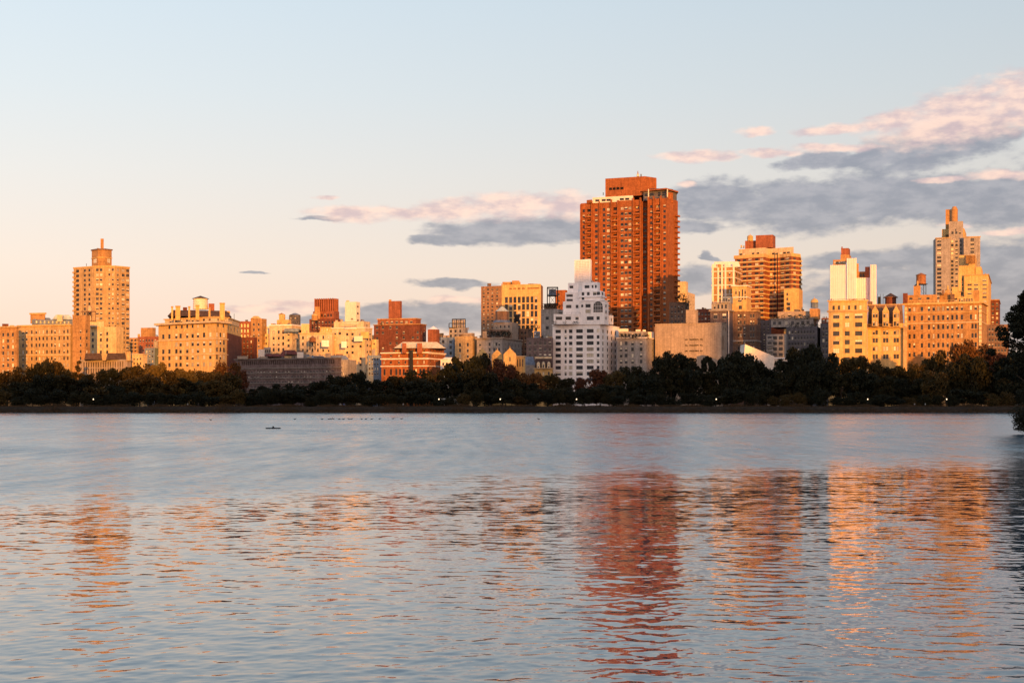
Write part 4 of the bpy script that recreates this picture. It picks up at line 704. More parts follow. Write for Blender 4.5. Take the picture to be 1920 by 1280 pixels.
b.part('louvre', q, [W['black']])
q = MB(); V = [(X(1190, Yt), Yt+2, Z(371.5, Yt)), (X(1249, Yt-6), Yt-6, Z(368, Yt)), (X(1272, Yt+10), Yt+10, Z(371, Yt)), (X(1266, Yt+34), Yt+34, Z(370, Yt)), (X(1194, Yt+34), Yt+34, Z(370, Yt)), (X(1236, Yt+12), Yt+12, Z(352, Yt))]
q.V = V; q.F = [(0, 1, 5), (1, 2, 5), (2, 3, 5), (3, 4, 5), (4, 0, 5), (4, 3, 2, 1, 0)]; q.M = [0]*6; q.V = [(v[0], v[1], v[2]+.6) for v in V]; 
q2 = MB(); a, c, e_ = [Vector(pt[i]) for i in (4, 5, 6)]
b.prism([(X(1206, Yt+6), Yt+6), (X(1249, Yt-3), Yt-3), (X(1269, Yt+12), Yt+12), (X(1262, Yt+34), Yt+34), (X(1206, Yt+34), Yt+34)], 357.5, 374.5, 'darkgray', [f([1212, 1222], 7, (364, 5, 1), 6, dark=1), f([1236, 1244], 5, (364, 5, 1), 8, dark=1, blind=0), f([1258], 5, (364, 5, 1), 8, e=1)], 'sun_room', Yt)
b.prism([(X(1203, Yt+5), Yt+5), (X(1249, Yt-7), Yt-7), (X(1272, Yt+10), Yt+10), (X(1264, Yt+40), Yt+40), (X(1206, Yt+40), Yt+40)], 355, 357.6, 'towerred', (), 'roof_slab', Yt); b.hip(1210, 1262, 350.5, 355.1, Yt+2, 'roofdark', 30, .45)
for px in (1215.5, 1251): q = MB(); q.box(X(px, Yt-6)-.35, X(px, Yt-6)+.35, Yt-8, Yt-7.3, Z(372, Yt), Z(357.5, Yt)); b.part('column', q, [W['pale']])
b.cyl(1196, 2.4, 327, 331, Yt+14, 'pale', 'mast_base', n=8); b.cyl(1196, 1.2, 320.5, 327, Yt+14, 'orange', 'mast', r1=.5, n=6); b.cyl(1202, 1.2, 326.5, 331, Yt+14, 'slate', 'vent_pipe', n=6)
b.prism(rect(1251, 1262, None, Yt-1, dep=6), 361, 380, 'towerred', (), 'parapet'); b.cyl(1131, .7, 361, 366, Yt+16, 'black', 'vent_pipe', n=5); b.finish()
b = Bld('apartment_building', 'pale orange stepped block glowing just right of the tallest tower', 'building', 1285, 1180, seed=44)
b.prism(rect(1262, 1288, 1303, 1180), 547, None, 'cream', [f(3, 4, (554, 7, 8), 2.6, dark=1), f(3, 3, (554, 7, 8), 2.6, e=1, dark=1)]); b.bx(1268, 1286, 527.5, 548, 1186, 'cream', 'upper_tier', x2=1290); b.finish()
b = Bld('apartment_building', 'dark overgrown terrace block at the right foot of the tallest tower', 'building', 1278, 960, seed=45)
b.prism(rect(1255, 1284, 1292, 960), 566, None, 'brown', [f(4, 3, (575, 9, 5), 4, dark=1)]); b.part('roof_garden', leafblob([(X(q, 962), 958+k, Z(y, 962), 2.6, 2.2) for k, (q, y) in enumerate(((1270, 560), (1277, 556), (1283, 562), (1288, 568), (1275, 580), (1284, 590), (1280, 574)))], 700, .8, b.r), [LEAF['dark']]); b.finish()
# 24 blank wall with three lines of lettering
b = Bld('museum_annex', 'blank pinkish stone wall building with three dark lines of lettering', 'building', 1295, 765, seed=46)
pw = rect(1228.5, 1353, 1363, 765)
p, _, _ = b.prism(pw, 605.5, None, 'pinkgray', [f([1357, 1360.5], 1.4, (615, 7, 1), 8, e=1, flat=1), f([1356], 2, (642, 9, 1), 26, e=1, flat=1)]); b.band(p, 604.6, 606.4, 'pinkgray', .25, name='coping', edges=(0, 1)); b.bx(1286, 1306, 580.5, 606, 775, 'pinkgray', 'lift_house', x2=1309); b.clutter(1262, 1345, 605.5, 772, 4, 2)
q = MB(); r0 = random.Random(4)
for y in (635.5, 646.5, 657):
    for (x0, x1) in ((1284.6, 1290.2), (1293, 1310.4), (1313, 1317.4)):
        x = x0
        while x < x1-.5:
            P = onedge(pw[0], pw[1], x+.6); z0, z1 = Z(y+1.3, 765), Z(y-1.3, 765); o = Vector((.342, -.94))*0; w_ = .15
            t = r0.randrange(4); q.box(P.x-w_-.08, P.x-.08, P.y-.18, P.y-.02, z0, z1)
            if t != 1: q.box(P.x-.07, P.x+w_+.08, P.y-.17, P.y-.02, z1-.16, z1)
            if t in (1, 2): q.box(P.x-.07, P.x+w_+.08, P.y-.17, P.y-.02, z0, z0+.16)
            if t in (0, 3): q.box(P.x-.07, P.x+w_+.06, P.y-.17, P.y-.02, (z0+z1)/2-.08, (z0+z1)/2+.08)
            if t == 3: q.box(P.x+w_-.04, P.x+w_+.1, P.y-.16, P.y-.03, z0, z1-.17)
            x += 1.75
o = b.part('wall_lettering', q, [W['black']]); o['label'] = 'three short lines of small dark capitals'; b.finish()
b = Bld('apartment_building', 'low dark brown block in shade behind the blank wall, beside the grey crenellated front', 'building', 1322, 850, seed=47)
b.prism(rect(1306, 1334, None, 850, dep=16), 579, None, 'darkred', [f(4, 3, (588, 9, 3), 4, dark=1)]); b.clutter(1308, 1332, 579, 855, 4, 3); b.finish()
# 25 ornate brick and cream pair
b = Bld('apartment_building', 'ornate brick apartment building with cream quoins and rounded gable top', 'building', 1365, 860, seed=48)
p, _, _ = b.prism(rect(1335, 1377, 1390, 862), 500, None, 'orange', [f([1344], 0, (0, 1, 0), 1), f([1350], 4, (512.5, 8, 3), 6, dark=1), f([1350], 4, (545, 9, 3), 6, dark=1), f([1368, 1375], 2.8, (513, 11, 6), 6, dark=1), f([1381, 1386], 2.4, (513, 11, 6), 6, e=1, dark=1)])
for (y0, y1) in ((499, 501), (507, 509), (519.5, 521), (533, 535), (551, 552.5)): b.band(p, y0, y1, 'pale', .35, 'string_course', (0, 1))
for px in (1336.4, 1346.5, 1353.5, 1360, 1375.4): P = onedge(p[0], p[1], px); q = MB(); q.box(P.x-.55, P.x+.55, P.y-.5, P.y+.2, 1, Z(494, 862)); b.part('quoin', q, [W['pale']])
b.hip(1336, 1388, 489.5, 500.2, 864, 'pale', 18, .14, 'curved_gable'); b.cyl(1350, 6, 496, 501, 866, 'orange', 'roof_hut'); 
p2, _, _ = b.prism(rect(1373, 1400, 1408, 845), 536, 583, 'gold', [f([1380, 1386, 1392, 1397], 2.6, (548, 8, 2), 11, dark=1), f([1387], 7, (563, 9, 1), 5), f([1383], 0, (0, 1, 0), 1), f([1388], 6, (576, 9, 1), 7)], 'wing_wall'); b.band(p2, 534.4, 536.5, 'pale', .5, edges=(0, 1)); b.band(p2, 556, 558, 'pale', .5, edges=(0, 1), name='balcony'); b.part('roof_garden', leafblob([(X(q, 850), 848, Z(533, 850), 1.5, 1) for q in (1388, 1394)], 120, .5, b.r), [LEAF['green']])
p3, _, _ = b.prism(rect(1362, 1418, 1426, 838), 582.5, None, 'brown', [f([1372, 1385, 1389, 1396, 1408, 1413], 3.4, (592, 12, 7), 7, blind=.5), f(2, 3, (592, 12, 6), 6, e=1)], 'lower_wall'); b.band(p3, 581.2, 583.4, 'tan', .5, edges=(0, 1)); b.band(p3, 637, 640, 'gray', .5, 'string_course', (0, 1)); b.finish()
b = Bld('apartment_building', 'shaded grey building with a crenellated parapet in front of the ornate brick one', 'building', 1350, 815, seed=49)
p, _, _ = b.prism(rect(1332, 1368, 1374, 815), 581.5, None, 'mauve', [f([1341.5, 1358], 7, (592, 16, 5), 10, blind=.7)]); b.band(p, 580.4, 582.6, 'gray', .8, edges=(0, 1)); b.prism(rect(1334, 1366, 1372, 818), 567, 580.6, 'gray', [f([1340, 1347, 1354, 1361], 3.4, (574.5, 6, 1), 8, dark=1)], 'attic_storey'); b.prism(rect(1354, 1370, 1374, 826), 555.5, 568, 'bluegray', [f(3, 3, (562, 5, 1), 6)], 'penthouse')
for c in range(9): b.bx(1335+4*c, 1337.2+4*c, 564.6, 567.3, 817.5, 'gray', 'merlon', 1)
b.clutter(1335, 1352, 567, 822, 3, 3); b.bx(1365.5, 1367.2, 583, None, 813.5, 'pale', 'downpipe', .6); b.finish()
# 26 banded tower
b = Bld('tower', 'broad tower banded in cream and brown brick with zigzag front and brown rooftop block', 'tower', 1440, 900, seed=50)
Yb = 895
pb = [(X(1378, Yb+12), Yb+12), (X(1432, Yb), Yb), (X(1440, Yb+8), Yb+8), (X(1462, Yb+4), Yb+4), (X(1484, Yb-4), Yb-4), (X(1499, Yb+2), Yb+2), (X(1501, Yb+30), Yb+30), (X(1388, Yb+40), Yb+40)]
rr = (485.6, 8.75, 15)
b.prism(pb, 475.5, None, 'red', [f([1385, 1396, 1406, 1419, 1428], 6.5, rr, 3.9, dark=1, blind=.35), f([1446, 1452.5], 5, rr, 4.2, e=2, dark=1, blind=.2), f([1467, 1476], 7, rr, 4, e=3, dark=1, blind=.3), f([1490], 4.5, rr, 4, e=4, blind=.4)], Y=Yb)
for k in range(15): b.band(pb, 480.6+8.75*k-(5 if k == 0 else 1.2), 480.6+8.75*k+1.5, 'gold', .55+.25*(k % 2), 'balcony_band', (0, 1, 2, 3, 4, 5), Y=Yb)
for k in range(15): q = MB(); y = 489.5+8.75*k; q.box(X(1499, Yb+6), X(1503.2, Yb+6), Yb+4, Yb+9, Z(y, Yb), Z(y-2.8, Yb)); b.part('balcony', q, [W['cream']])
pu = [(X(1385, Yb+18), Yb+18), (X(1434, Yb+8), Yb+8), (X(1442, Yb+14), Yb+14), (X(1488, Yb+4), Yb+4), (X(1486, Yb+30), Yb+30), (X(1390, Yb+40), Yb+40)]
b.prism(pu, 461.5, 476, 'cream', [f([1389, 1395, 1412, 1421], 5, (472, 5, 1), 4, dark=1), f([1450, 1456, 1464, 1471, 1478], 5.4, (472, 5, 1), 4, e=2, dark=1)], 'upper_tier', Yb)
b.prism(rect(1397, 1444, None, Yb+22, dep=14), 450.5, 474, 'red', (), 'roof_house'); b.bx(1417, 1449, 440, 464, Yb+16, 'red', 'roof_house', x2=1454); b.cyl(1457.5, .9, 474, 600, Yb+1, 'black', 'flue', n=6)
b.prism(rect(1470, 1498, 1505, 876), 541, None, 'gold', [f([1476], 3, (551, 9, 5), 5, dark=1), f([1482], 3.4, (549, 20, 1), 18, dark=1), f([1479], 5, (569, 9, 2), 7, dark=1)], 'annex_wall'); b.prism([(X(1396, 880), 880), (X(1425, 876), 876), (X(1424, 890), 890), (X(1398, 892), 892)], 581, 600, 'brown', (), 'terrace_storey', 880); b.clutter(1388, 1396, 462, Yb+16, 2, 3); b.finish()
water_tank('silver domed water tank beside the brown block on top of the banded tower', 1406.5, 905, 5.8, 440.5, 445, 452, 457, 'gold', 'gold', legs=False, dome=True)
# 27 terraced shaded building
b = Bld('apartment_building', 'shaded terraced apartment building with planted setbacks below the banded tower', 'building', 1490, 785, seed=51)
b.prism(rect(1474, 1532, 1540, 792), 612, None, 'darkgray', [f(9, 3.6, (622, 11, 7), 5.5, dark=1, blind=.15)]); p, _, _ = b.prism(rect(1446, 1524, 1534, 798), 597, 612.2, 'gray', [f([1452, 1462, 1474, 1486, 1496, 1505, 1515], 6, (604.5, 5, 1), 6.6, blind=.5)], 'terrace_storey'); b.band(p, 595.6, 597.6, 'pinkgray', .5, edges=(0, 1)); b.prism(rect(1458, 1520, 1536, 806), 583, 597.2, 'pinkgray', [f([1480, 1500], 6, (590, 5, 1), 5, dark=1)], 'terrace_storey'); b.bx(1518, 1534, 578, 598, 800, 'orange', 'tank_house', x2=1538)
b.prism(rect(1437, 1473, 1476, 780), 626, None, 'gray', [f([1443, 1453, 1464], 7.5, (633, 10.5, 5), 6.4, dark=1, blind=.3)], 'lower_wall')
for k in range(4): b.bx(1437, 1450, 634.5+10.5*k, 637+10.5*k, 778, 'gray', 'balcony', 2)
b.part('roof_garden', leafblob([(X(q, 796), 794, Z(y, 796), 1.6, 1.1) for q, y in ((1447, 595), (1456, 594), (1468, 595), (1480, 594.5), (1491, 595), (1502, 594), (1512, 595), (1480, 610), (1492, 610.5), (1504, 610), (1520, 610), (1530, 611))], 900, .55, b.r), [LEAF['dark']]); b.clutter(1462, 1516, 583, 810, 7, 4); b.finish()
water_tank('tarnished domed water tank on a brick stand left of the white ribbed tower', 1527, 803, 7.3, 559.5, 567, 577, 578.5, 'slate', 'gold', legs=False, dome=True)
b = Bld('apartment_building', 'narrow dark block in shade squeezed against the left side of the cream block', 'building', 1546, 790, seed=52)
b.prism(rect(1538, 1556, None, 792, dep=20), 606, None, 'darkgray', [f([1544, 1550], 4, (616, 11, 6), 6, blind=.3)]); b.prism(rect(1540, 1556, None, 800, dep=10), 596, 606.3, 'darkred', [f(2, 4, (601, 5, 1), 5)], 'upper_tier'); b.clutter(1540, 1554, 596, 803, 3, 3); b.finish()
# 29 low white museum drum
b = Bld('museum', 'low white museum roof with sloping top and curved drum above the dark trees', 'museum', 1440, 690, seed=53)
q = MB(); Ym = 700
a, c, d, e_ = (X(1397, Ym), Ym, Z(645, Ym)), (X(1452, Ym), Ym, Z(668, Ym)), (X(1450, Ym), Ym, Z(700, Ym)), (X(1392, Ym), Ym, Z(700, Ym)); dy = 14
V = [a, c, d, e_]+[(v[0], v[1]+dy, v[2]) for v in (a, c, d, e_)]; a2 = (X(1418, Ym), Ym-4, Z(648, Ym))
q.V = V; q.F = [(3, 2, 1, 0), (0, 1, 5, 4), (1, 2, 6, 5), (7, 4, 5, 6), (0, 4, 7, 3)]; q.M = [0]*5; b.part('sloping_roof', q, [W['pale']])
q = MB(); q.cone(X(1447, 708), 712, Z(720, 700), Z(672, 700), 9.0, 9.4, 28); b.part('drum', q, [W['pale']], True); q = MB(); q.cone(X(1447, 708), 712, Z(672, 700)+.01, Z(669.5, 700), 9.9, 9.9, 28); b.part('drum_rim', q, [W['white']]); b.finish()
# 30-32 right-hand cream row
b = Bld('tower', 'white ribbed tower with notched top standing behind the cream avenue block', 'tower', 1600, 850, seed=54)
def ribbed(x0, x1, yt, Y, n, x2=None):
    p, z0, z1 = b.prism(rect(x0, x1, x2, Y, a=14), yt, None, 'ribwhite', (), 'wall'); q = MB(); A, C = Vector(p[0]), Vector(p[1]); L_ = (C-A).length; d = (C-A)/L_; o = Vector((d.y, -d.x))
    for k in range(n):
        P = A+d*(L_*(k+.5)/n); w = L_/n*.27; c = [P-d*w, P+d*w, P+d*w+o*.55, P-d*w+o*.55]; i = len(q.V); c = [c[3], c[2], c[1], c[0]]
        q.V += [(v.x, v.y, 20) for v in c]+[(v.x, v.y, z1+.02) for v in c]; q.F += [(i+4, i+5, i+6, i+7)]+[(i+j, i+(j+1) % 4, i+4+(j+1) % 4, i+4+j) for j in range(4)]; q.M += [0]*5
    b.part('ribs', q, [W['ribwhite']])
ribbed(1556, 1587, 496.5, 850, 9); ribbed(1587.3, 1606, 484, 847, 6); ribbed(1605, 1632, 520.5, 852, 8); ribbed(1631.6, 1643, 496, 846, 4, 1645.5)
b.prism(rect(1562, 1586, None, 862, dep=8), 486.5, 497, 'orange', [f(5, 3.4, (491.5, 5, 1), 3, dark=1)], 'penthouse'); b.bx(1576, 1592, 477, 488, 866, 'orange', 'roof_house', x2=1596); b.bx(1577, 1591, 465, 478, 868, 'red', 'roof_house', x2=1594); b.bx(1577.5, 1580, 462.5, 466, 869, 'red', 'chimney')
b.bx(1606, 1610, 494, 521, 858, 'orange', 'stair_tower'); b.bx(1606, 1622, 509, 521, 860, 'orange', 'penthouse', faces=[f(3, 3, (516, 5, 1), 6, dark=1)]); b.bx(1622, 1631, 500, 521, 856, 'red', 'roof_house'); b.finish()
b = Bld('apartment_building', 'cream apartment block with wide windows in three columns and six small attic windows', 'building', 1590, 720, seed=55)
b3 = dict(dark=1, blind=.4, q=.5)
p, _, _ = b.prism(rect(1553.5, 1626, None, 720, dep=24), 564, None, 'gold', [f([1563, 1573, 1582.5, 1592, 1604, 1613.5], 4.2, (576, 5, 1), 8, dark=1, blind=.3), f([1568], 12, (608.3, 16.3, 5), 8.6, **b3), f([1588.5], 9.4, (608.3, 16.3, 5), 8.6, **b3), f([1610], 13.4, (608.3, 16.3, 5), 8.6, **b3), f([1568], 12, (591.8, 16, 1), 9, blind=1), f([1588.5], 8, (591.8, 16, 1), 9, blind=1), f([1610], 15, (591.8, 16, 1), 9, blind=1)])
b.band(p, 562, 564.5, 'gold', .6); b.band(p, 581.3, 584.2, 'tan', .8); b.band(p, 585.4, 586.3, 'cream', .3, 'string_course'); b.rail(p, 560, 562, m='brown'); b.clutter(1556, 1624, 562, 726, 5, 2.5); b.finish()
b = Bld('apartment_building', 'cream chateau-style block with three gabled dormers in a steep dark mansard', 'building', 1662, 722, seed=56)
cc = [1641, 1660.8, 1680.4]; tw = [c+s for c in cc for s in (-2.7, 2.7)]
p, _, _ = b.prism(rect(1626.5, 1694, None, 722, dep=24), 606, None, 'gold', [f(tw, 4.6, (y, 5, 1), 8.4, dark=1, blind=bl) for y, bl in ((622.2, .8), (637.4, .05), (652.8, .9), (668, .05))]+[])
b.hip(1627, 1694, 571, 606.2, 726, 'brown', 20, .07, 'mansard_roof'); b.band(rect(1628, 1692, None, 728, dep=10), 569.5, 572, 'tan', .3)
b.band(p, 611.5, 614.8, 'tan', 1.5, 'balcony'); b.band(p, 606.5, 609, 'gold', .7); b.rail(p, 607.5, 611.4, m='brown'); b.band(p, 628.5, 629.6, 'cream', .25, 'string_course')
for c in cc:
    b.prism(rect(c-6, c+6, None, 719.5, dep=6), 584, 611.6, 'gold', [f([c-2.6, c+2.6], 4.2, (591, 15.5, 2), 8.4, dark=1, blind=.7)], 'dormer'); b.gable(c-6.6, c+6.6, 572.5, 584.05, 719.3, 'gold', 6); b.cyl(c, .5, 570, 573, 719.6, 'gold', 'finial', n=5)
b.prism(rect(1693.5, 1701, None, 719, dep=20), 614, None, 'tan', (), 'quoin_strip'); b.bx(1646, 1651.5, 556, 572, 740, 'black', 'chimney'); b.bx(1627, 1636, 565, 573, 744, 'brown')
fr = MB(); 
for q_ in (1645, 1651, 1656): fr.bar((X(q_, 738), 738, Z(572, 738)), (X(q_, 738), 738, Z(551, 738)), .1, .1, 4)
b.part('roof_frame', fr, [W['black']]); b.finish()
b = Bld('rooftop_pavilion', 'dark round rooftop tank house with a conical roof above the chateau-style block', 'pavilion', 1670, 744, seed=57)
b.root.location.z = Z(572, 744); b.o = (b.o[0], b.o[1], Z(572, 744)); b.cyl(1670, 10.4, 556.5, 572, 744, 'darkred', 'wall', n=12); b.cyl(1670, 13.8, 549.5, 557.5, 744, 'roofdark', 'roof', r1=.8, n=12); b.cyl(1670, 13.8, 557.5, 558.3, 744, 'wood', 'eave', n=12); b.finish()
# 33 big block
b = Bld('apartment_building', 'large orange-brown apartment block with thirteen window columns and cream quoins, under the wooden tank', 'building', 1770, 720, seed=58)
cs = [1705.5, 1714.3, 1728.6, 1741.8, 1750.6, 1759.4, 1768.4, 1777, 1785.6, 1794, 1803.5, 1820.5, 1829.5]
pb = rect(1696, 1840, 1850, 716, a=24)
rows = [(576.3, 8), (593.6, 9.4), (611, 9), (628.4, 8.6), (645.6, 8.6), (662.6, 8.6)]
p, _, _ = b.prism(pb, 568, None, 'orange', [f([c+(3 if j in (9, 11) else 0) for j, c in enumerate(cs)] if r_ > 1 else cs, 4.0 if r_ else 4.6, (y, 5, 1), h, dark=1, blind=[.9, .2, .25, .25, .3, .5][r_]) for r_, (y, h) in enumerate(rows)]+[f(1, 3, (594, 17, 5), 8, e=1)])
b.band(p, 564.5, 568.3, 'gold', 1.0, edges=(0, 1)); b.band(p, 583.4, 584.6, 'gold', .35, 'string_course', (0, 1)); b.band(p, 602.8, 604.4, 'cream', .35, 'string_course', (0, 1)); b.rail(p, 561, 564.5, m='gold', edges=(0,), step=1.6)
for px in (1698.2, 1837.6):
    P = onedge(p[0], p[1], px)
    for k in range(14): q = MB(); q.box(P.x-.65, P.x+.65, P.y-.42, P.y+.25, Z(578.5+8*k, 716), Z(572+8*k, 716)); b.part('quoin', q, [W['cream']])
b.prism(rect(1697, 1757, None, 730, dep=14), 552, 568, 'orange', [f([1708, 1724.5, 1740], 6, (559, 5, 1), 4, dark=1)], 'roof_storey'); b.bx(1693, 1702, 549.5, 568, 729, 'darkred'); b.bx(1713, 1726, 535, 553, 733, 'orange', 'lift_house'); b.cyl(1720.5, 1.6, 527, 535.5, 731, 'gold', 'chimney', n=8)
b.bx(1761.5, 1783, 549, 568, 732, 'orange', x2=1786); b.bx(1772, 1781, 542.5, 551, 734, 'tan', 'lift_house'); b.cyl(1777, 1.8, 535.5, 543, 733, 'gold', 'chimney', n=8); b.bx(1766, 1770, 543.5, 552, 730, 'brown', 'chimney'); b.bx(1782, 1790, 551, 568, 729, 'brown'); b.prism(rect(1795, 1826, None, 731, dep=10), 556, 568, 'gold', [f(6, 3.6, (562, 5, 1), 5)], 'roof_storey'); b.bx(1825, 1836, 544, 568, 733, 'orange', 'stair_tower'); b.bx(1785, 1798, 538, 560, 740, 'gold', 'roof_house'); b.clutter(1700, 1832, 566, 736, 9, 5); b.finish()
water_tank('orange wooden water tank on tall legs above the large orange-brown block', 1727, 742, 9.4, 511.5, 516, 532.5, 552, 'wood', 'wood')
# 34 grey tower
b = Bld('tower', 'tall grey and tan tower at the far right with twin rounded chimney stacks', 'tower', 1790, 1050, seed=59)
Yg = 1050; rr = (451, 7.6, 22)
pg = [(X(1750, Yg+14), Yg+14), (X(1754.5, Yg), Yg), (X(1782, Yg-4), Yg-4), (X(1782.3, Yg+1), Yg+1), (X(1806.6, Yg-2), Yg-2), (X(1807, Yg-7), Yg-7), (X(1838, Yg-10), Yg-10), (X(1838, Yg+30), Yg+30), (X(1752, Yg+30), Yg+30)]
b.prism(pg, 445.5, None, 'gray', [f([1761], 8, rr, 4.4, e=1, dark=1, blind=.4), f([1785.5, 1793.5, 1801.5], 4.6, rr, 4.6, e=3, dark=1, blind=.35), f([1823], 7, rr, 5.6, e=5, blind=.4)], Y=Yg-4); b.band(pg, 444.6, 446.4, 'tan', .4, edges=(1, 5), Y=Yg-4)
b.prism(rect(1766, 1808, 1812, Yg+6), 428, 446, 'gold', (), 'crown'); b.prism([(X(1779, Yg+2), Yg+2), (X(1806, Yg-1), Yg-1), (X(1806, Yg+14), Yg+14), (X(1780, Yg+14), Yg+14)], 414.5, 446, 'gray', [f([1786, 1793, 1800], 4, (436, 5, 1), 5, dark=1), f([1792], 2, (431, 5, 1), 4, dark=1)], 'crown', Yg-1); b.cyl(1776, 3, 440, 446, Yg+5, 'black', 'arch_opening', n=8)
b.bx(1773, 1783, 392.5, 429, Yg+16, 'orange', 'chimney'); b.cyl(1789.5, 6.2, 393, 430, Yg+14, 'orange', 'chimney'); b.cyl(1789.5, 6.2, 387.5, 393.1, Yg+14, 'orange', 'chimney_top', r1=3.4); b.finish()
b = Bld('tower', 'yellow-orange stepped tower in front of the tall grey tower at the far right', 'tower', 1835, 880, seed=60)
p, _, _ = b.prism(rect(1808, 1853, 1859, 880), 514.5, None, 'gold', [f([1818, 1830, 1846], 8, (525, 8, 12), 3.6, blind=.6, skip=.1)]); b.prism(rect(1798, 1828, 1832, 886), 477.5, None, 'gold', [f([1803.5], 4, (523, 9, 8), 5, dark=1)], 'upper_tier'); b.prism(rect(1829, 1840, 1843, 884), 500, 515, 'gold', (), 'upper_tier')
q = MB()
for s_ in range(8): q.box(X(1806.5+2.3*s_, 884)-.2, X(1806.5+2.3*s_, 884)+.2, 878.5, 881.5, Z(496, 886), Z(481, 886))
b.part('louvre', q, [W['orange']]); b.clutter(1836, 1856, 514.5, 884, 3, 3); b.band(p, 513.6, 515.5, 'tan', .5, edges=(0, 1)); b.bx(1797, 1803, 510, 546, 872, 'gold', 'chimney'); b.finish()
b = Bld('apartment_building', 'dark red brick block half hidden by the near tree at the right edge', 'building', 1868, 930, seed=61)
p, _, _ = b.prism(rect(1857, 1873, 1877, 930), 562, None, 'darkred', [f([1861.5, 1869.5], 4, (570, 8.6, 11), 4.8, blind=.4)]); b.band(p, 561, 563, 'orange', .4, edges=(0, 1)); b.finish()
b = Bld('apartment_building', 'dim grey-brown block low between the large orange-brown block and the near right tree', 'building', 1862, 800, seed=62)
b.prism(rect(1850, 1890, 1900, 800), 608, None, 'brown', [f(6, 3.5, (617, 10, 6), 5, blind=.3)]); b.finish()
# filler blocks low behind the rest
for i, (x0, x1, y, Y, m, lb) in enumerate([(436, 480, 640, 960, 'orange', 'low orange block glimpsed behind the dark red flats right of the palazzo'), (560, 600, 612, 1080, 'cream', 'distant cream block behind the wide cream block with terrace'), (693, 715, 628, 1020, 'tan', 'distant tan block behind the left side of the stepped red building'),
                                          (876, 906, 638, 900, 'brown', 'dim brown block seen between beige block and lantern building'), (1226, 1262, 612, 900, 'brown', 'dark brown block low between the tallest tower and the blank wall'), (1420, 1446, 600, 860, 'darkgray', 'dark block in the gap right of the ornate brick building'), (1538, 1560, 618, 900, 'brown', 'brown block glimpsed behind the narrow dark one')]):
    b = Bld('apartment_building', lb, 'building', (x0+x1)/2, Y, seed=70+i); b.prism(rect(x0, x1, None, Y, dep=20), y, None, m, [f(max(3, int((x1-x0)/7)), 3.2, (y+8, 10, 6), 5, dark=1)]); b.clutter(x0+2, x1-2, y, Y+3, 3, 4); b.finish()
# ------------------------------------------------------------------ unseen avenue across the park; block heights shaped to shade the far shore
drop = math.tan(math.radians(SUN_EL)); SH = math.tan(math.radians(SUN_AZ)); YC = -450
def west_caster(px0, px1, h, i, m, lb):
    x0 = X(px0, 760)+(760-YC)*SH; x1 = X(px1, 760)+(760-YC)*SH; root = link(bpy.data.objects.new('apartment_building', None)); root.location = ((x0+x1)/2, YC, 0); tag(root, lb, 'building')
    w = (x1-x0)/2; q = MB(); q.box(-w, w, -24, 0, 1, h-6); mkobj('wall', q.mesh('wall', [W[m]]), root); q = MB(); q.box(-w*.92, w*.92, -20, -3, h-6.01, h); mkobj('upper_storey', q.mesh('upper_storey', [W[m]]), root)
    q = MB(); n = max(2, int(2*w/4.5)); k = 0
    for a in range(n):
        for z in range(int((h-12)/3.6)):
            xx = -w+2*w*(a+.5)/n; q.box(xx-.8, xx+.8, .02, .12, 5+3.6*z, 6.9+3.6*z)
    o = mkobj('windows', q.mesh('windows', [G['glass']]), root); o['kind'] = 'stuff'
OW = ['one', 'two', 'three', 'four', 'five', 'six', 'seven', 'eight', 'nine']
zones = [(-330, -180, 74), (-180, -60, 77), (-60, 60, 74), (60, 180, 76.5), (180, 300, 75), (300, 436, 75), (436, 520, 100), (520, 606, 104), (606, 700, 80), (700, 790, 75), (790, 845, 76), (845, 889, 106), (889, 932, 82), (932, 1000, 118), (1000, 1033, 124), (1033, 1100, 143), (1100, 1163, 143), (1163, 1228, 106), (1228, 1300, 92), (1300, 1362, 88), (1362, 1440, 121), (1440, 1500, 121), (1500, 1600, 76), (1600, 1656, 73), (1656, 1820, 88), (1820, 1960, 72), (1960, 2100, 75)]
mm = ['tan', 'cream', 'red', 'gray', 'gold', 'brown']; mn = {'tan': 'tan', 'cream': 'cream', 'red': 'red brick', 'gray': 'grey', 'gold': 'golden', 'brown': 'brown'}
for i, (a, c, h) in enumerate(zones): west_caster(a, c-.6, h, i, mm[i % 6], f'{mn[mm[i % 6]]} block {OW[i//9]} {OW[i % 9]} in the unseen shade-casting avenue row behind the viewer')
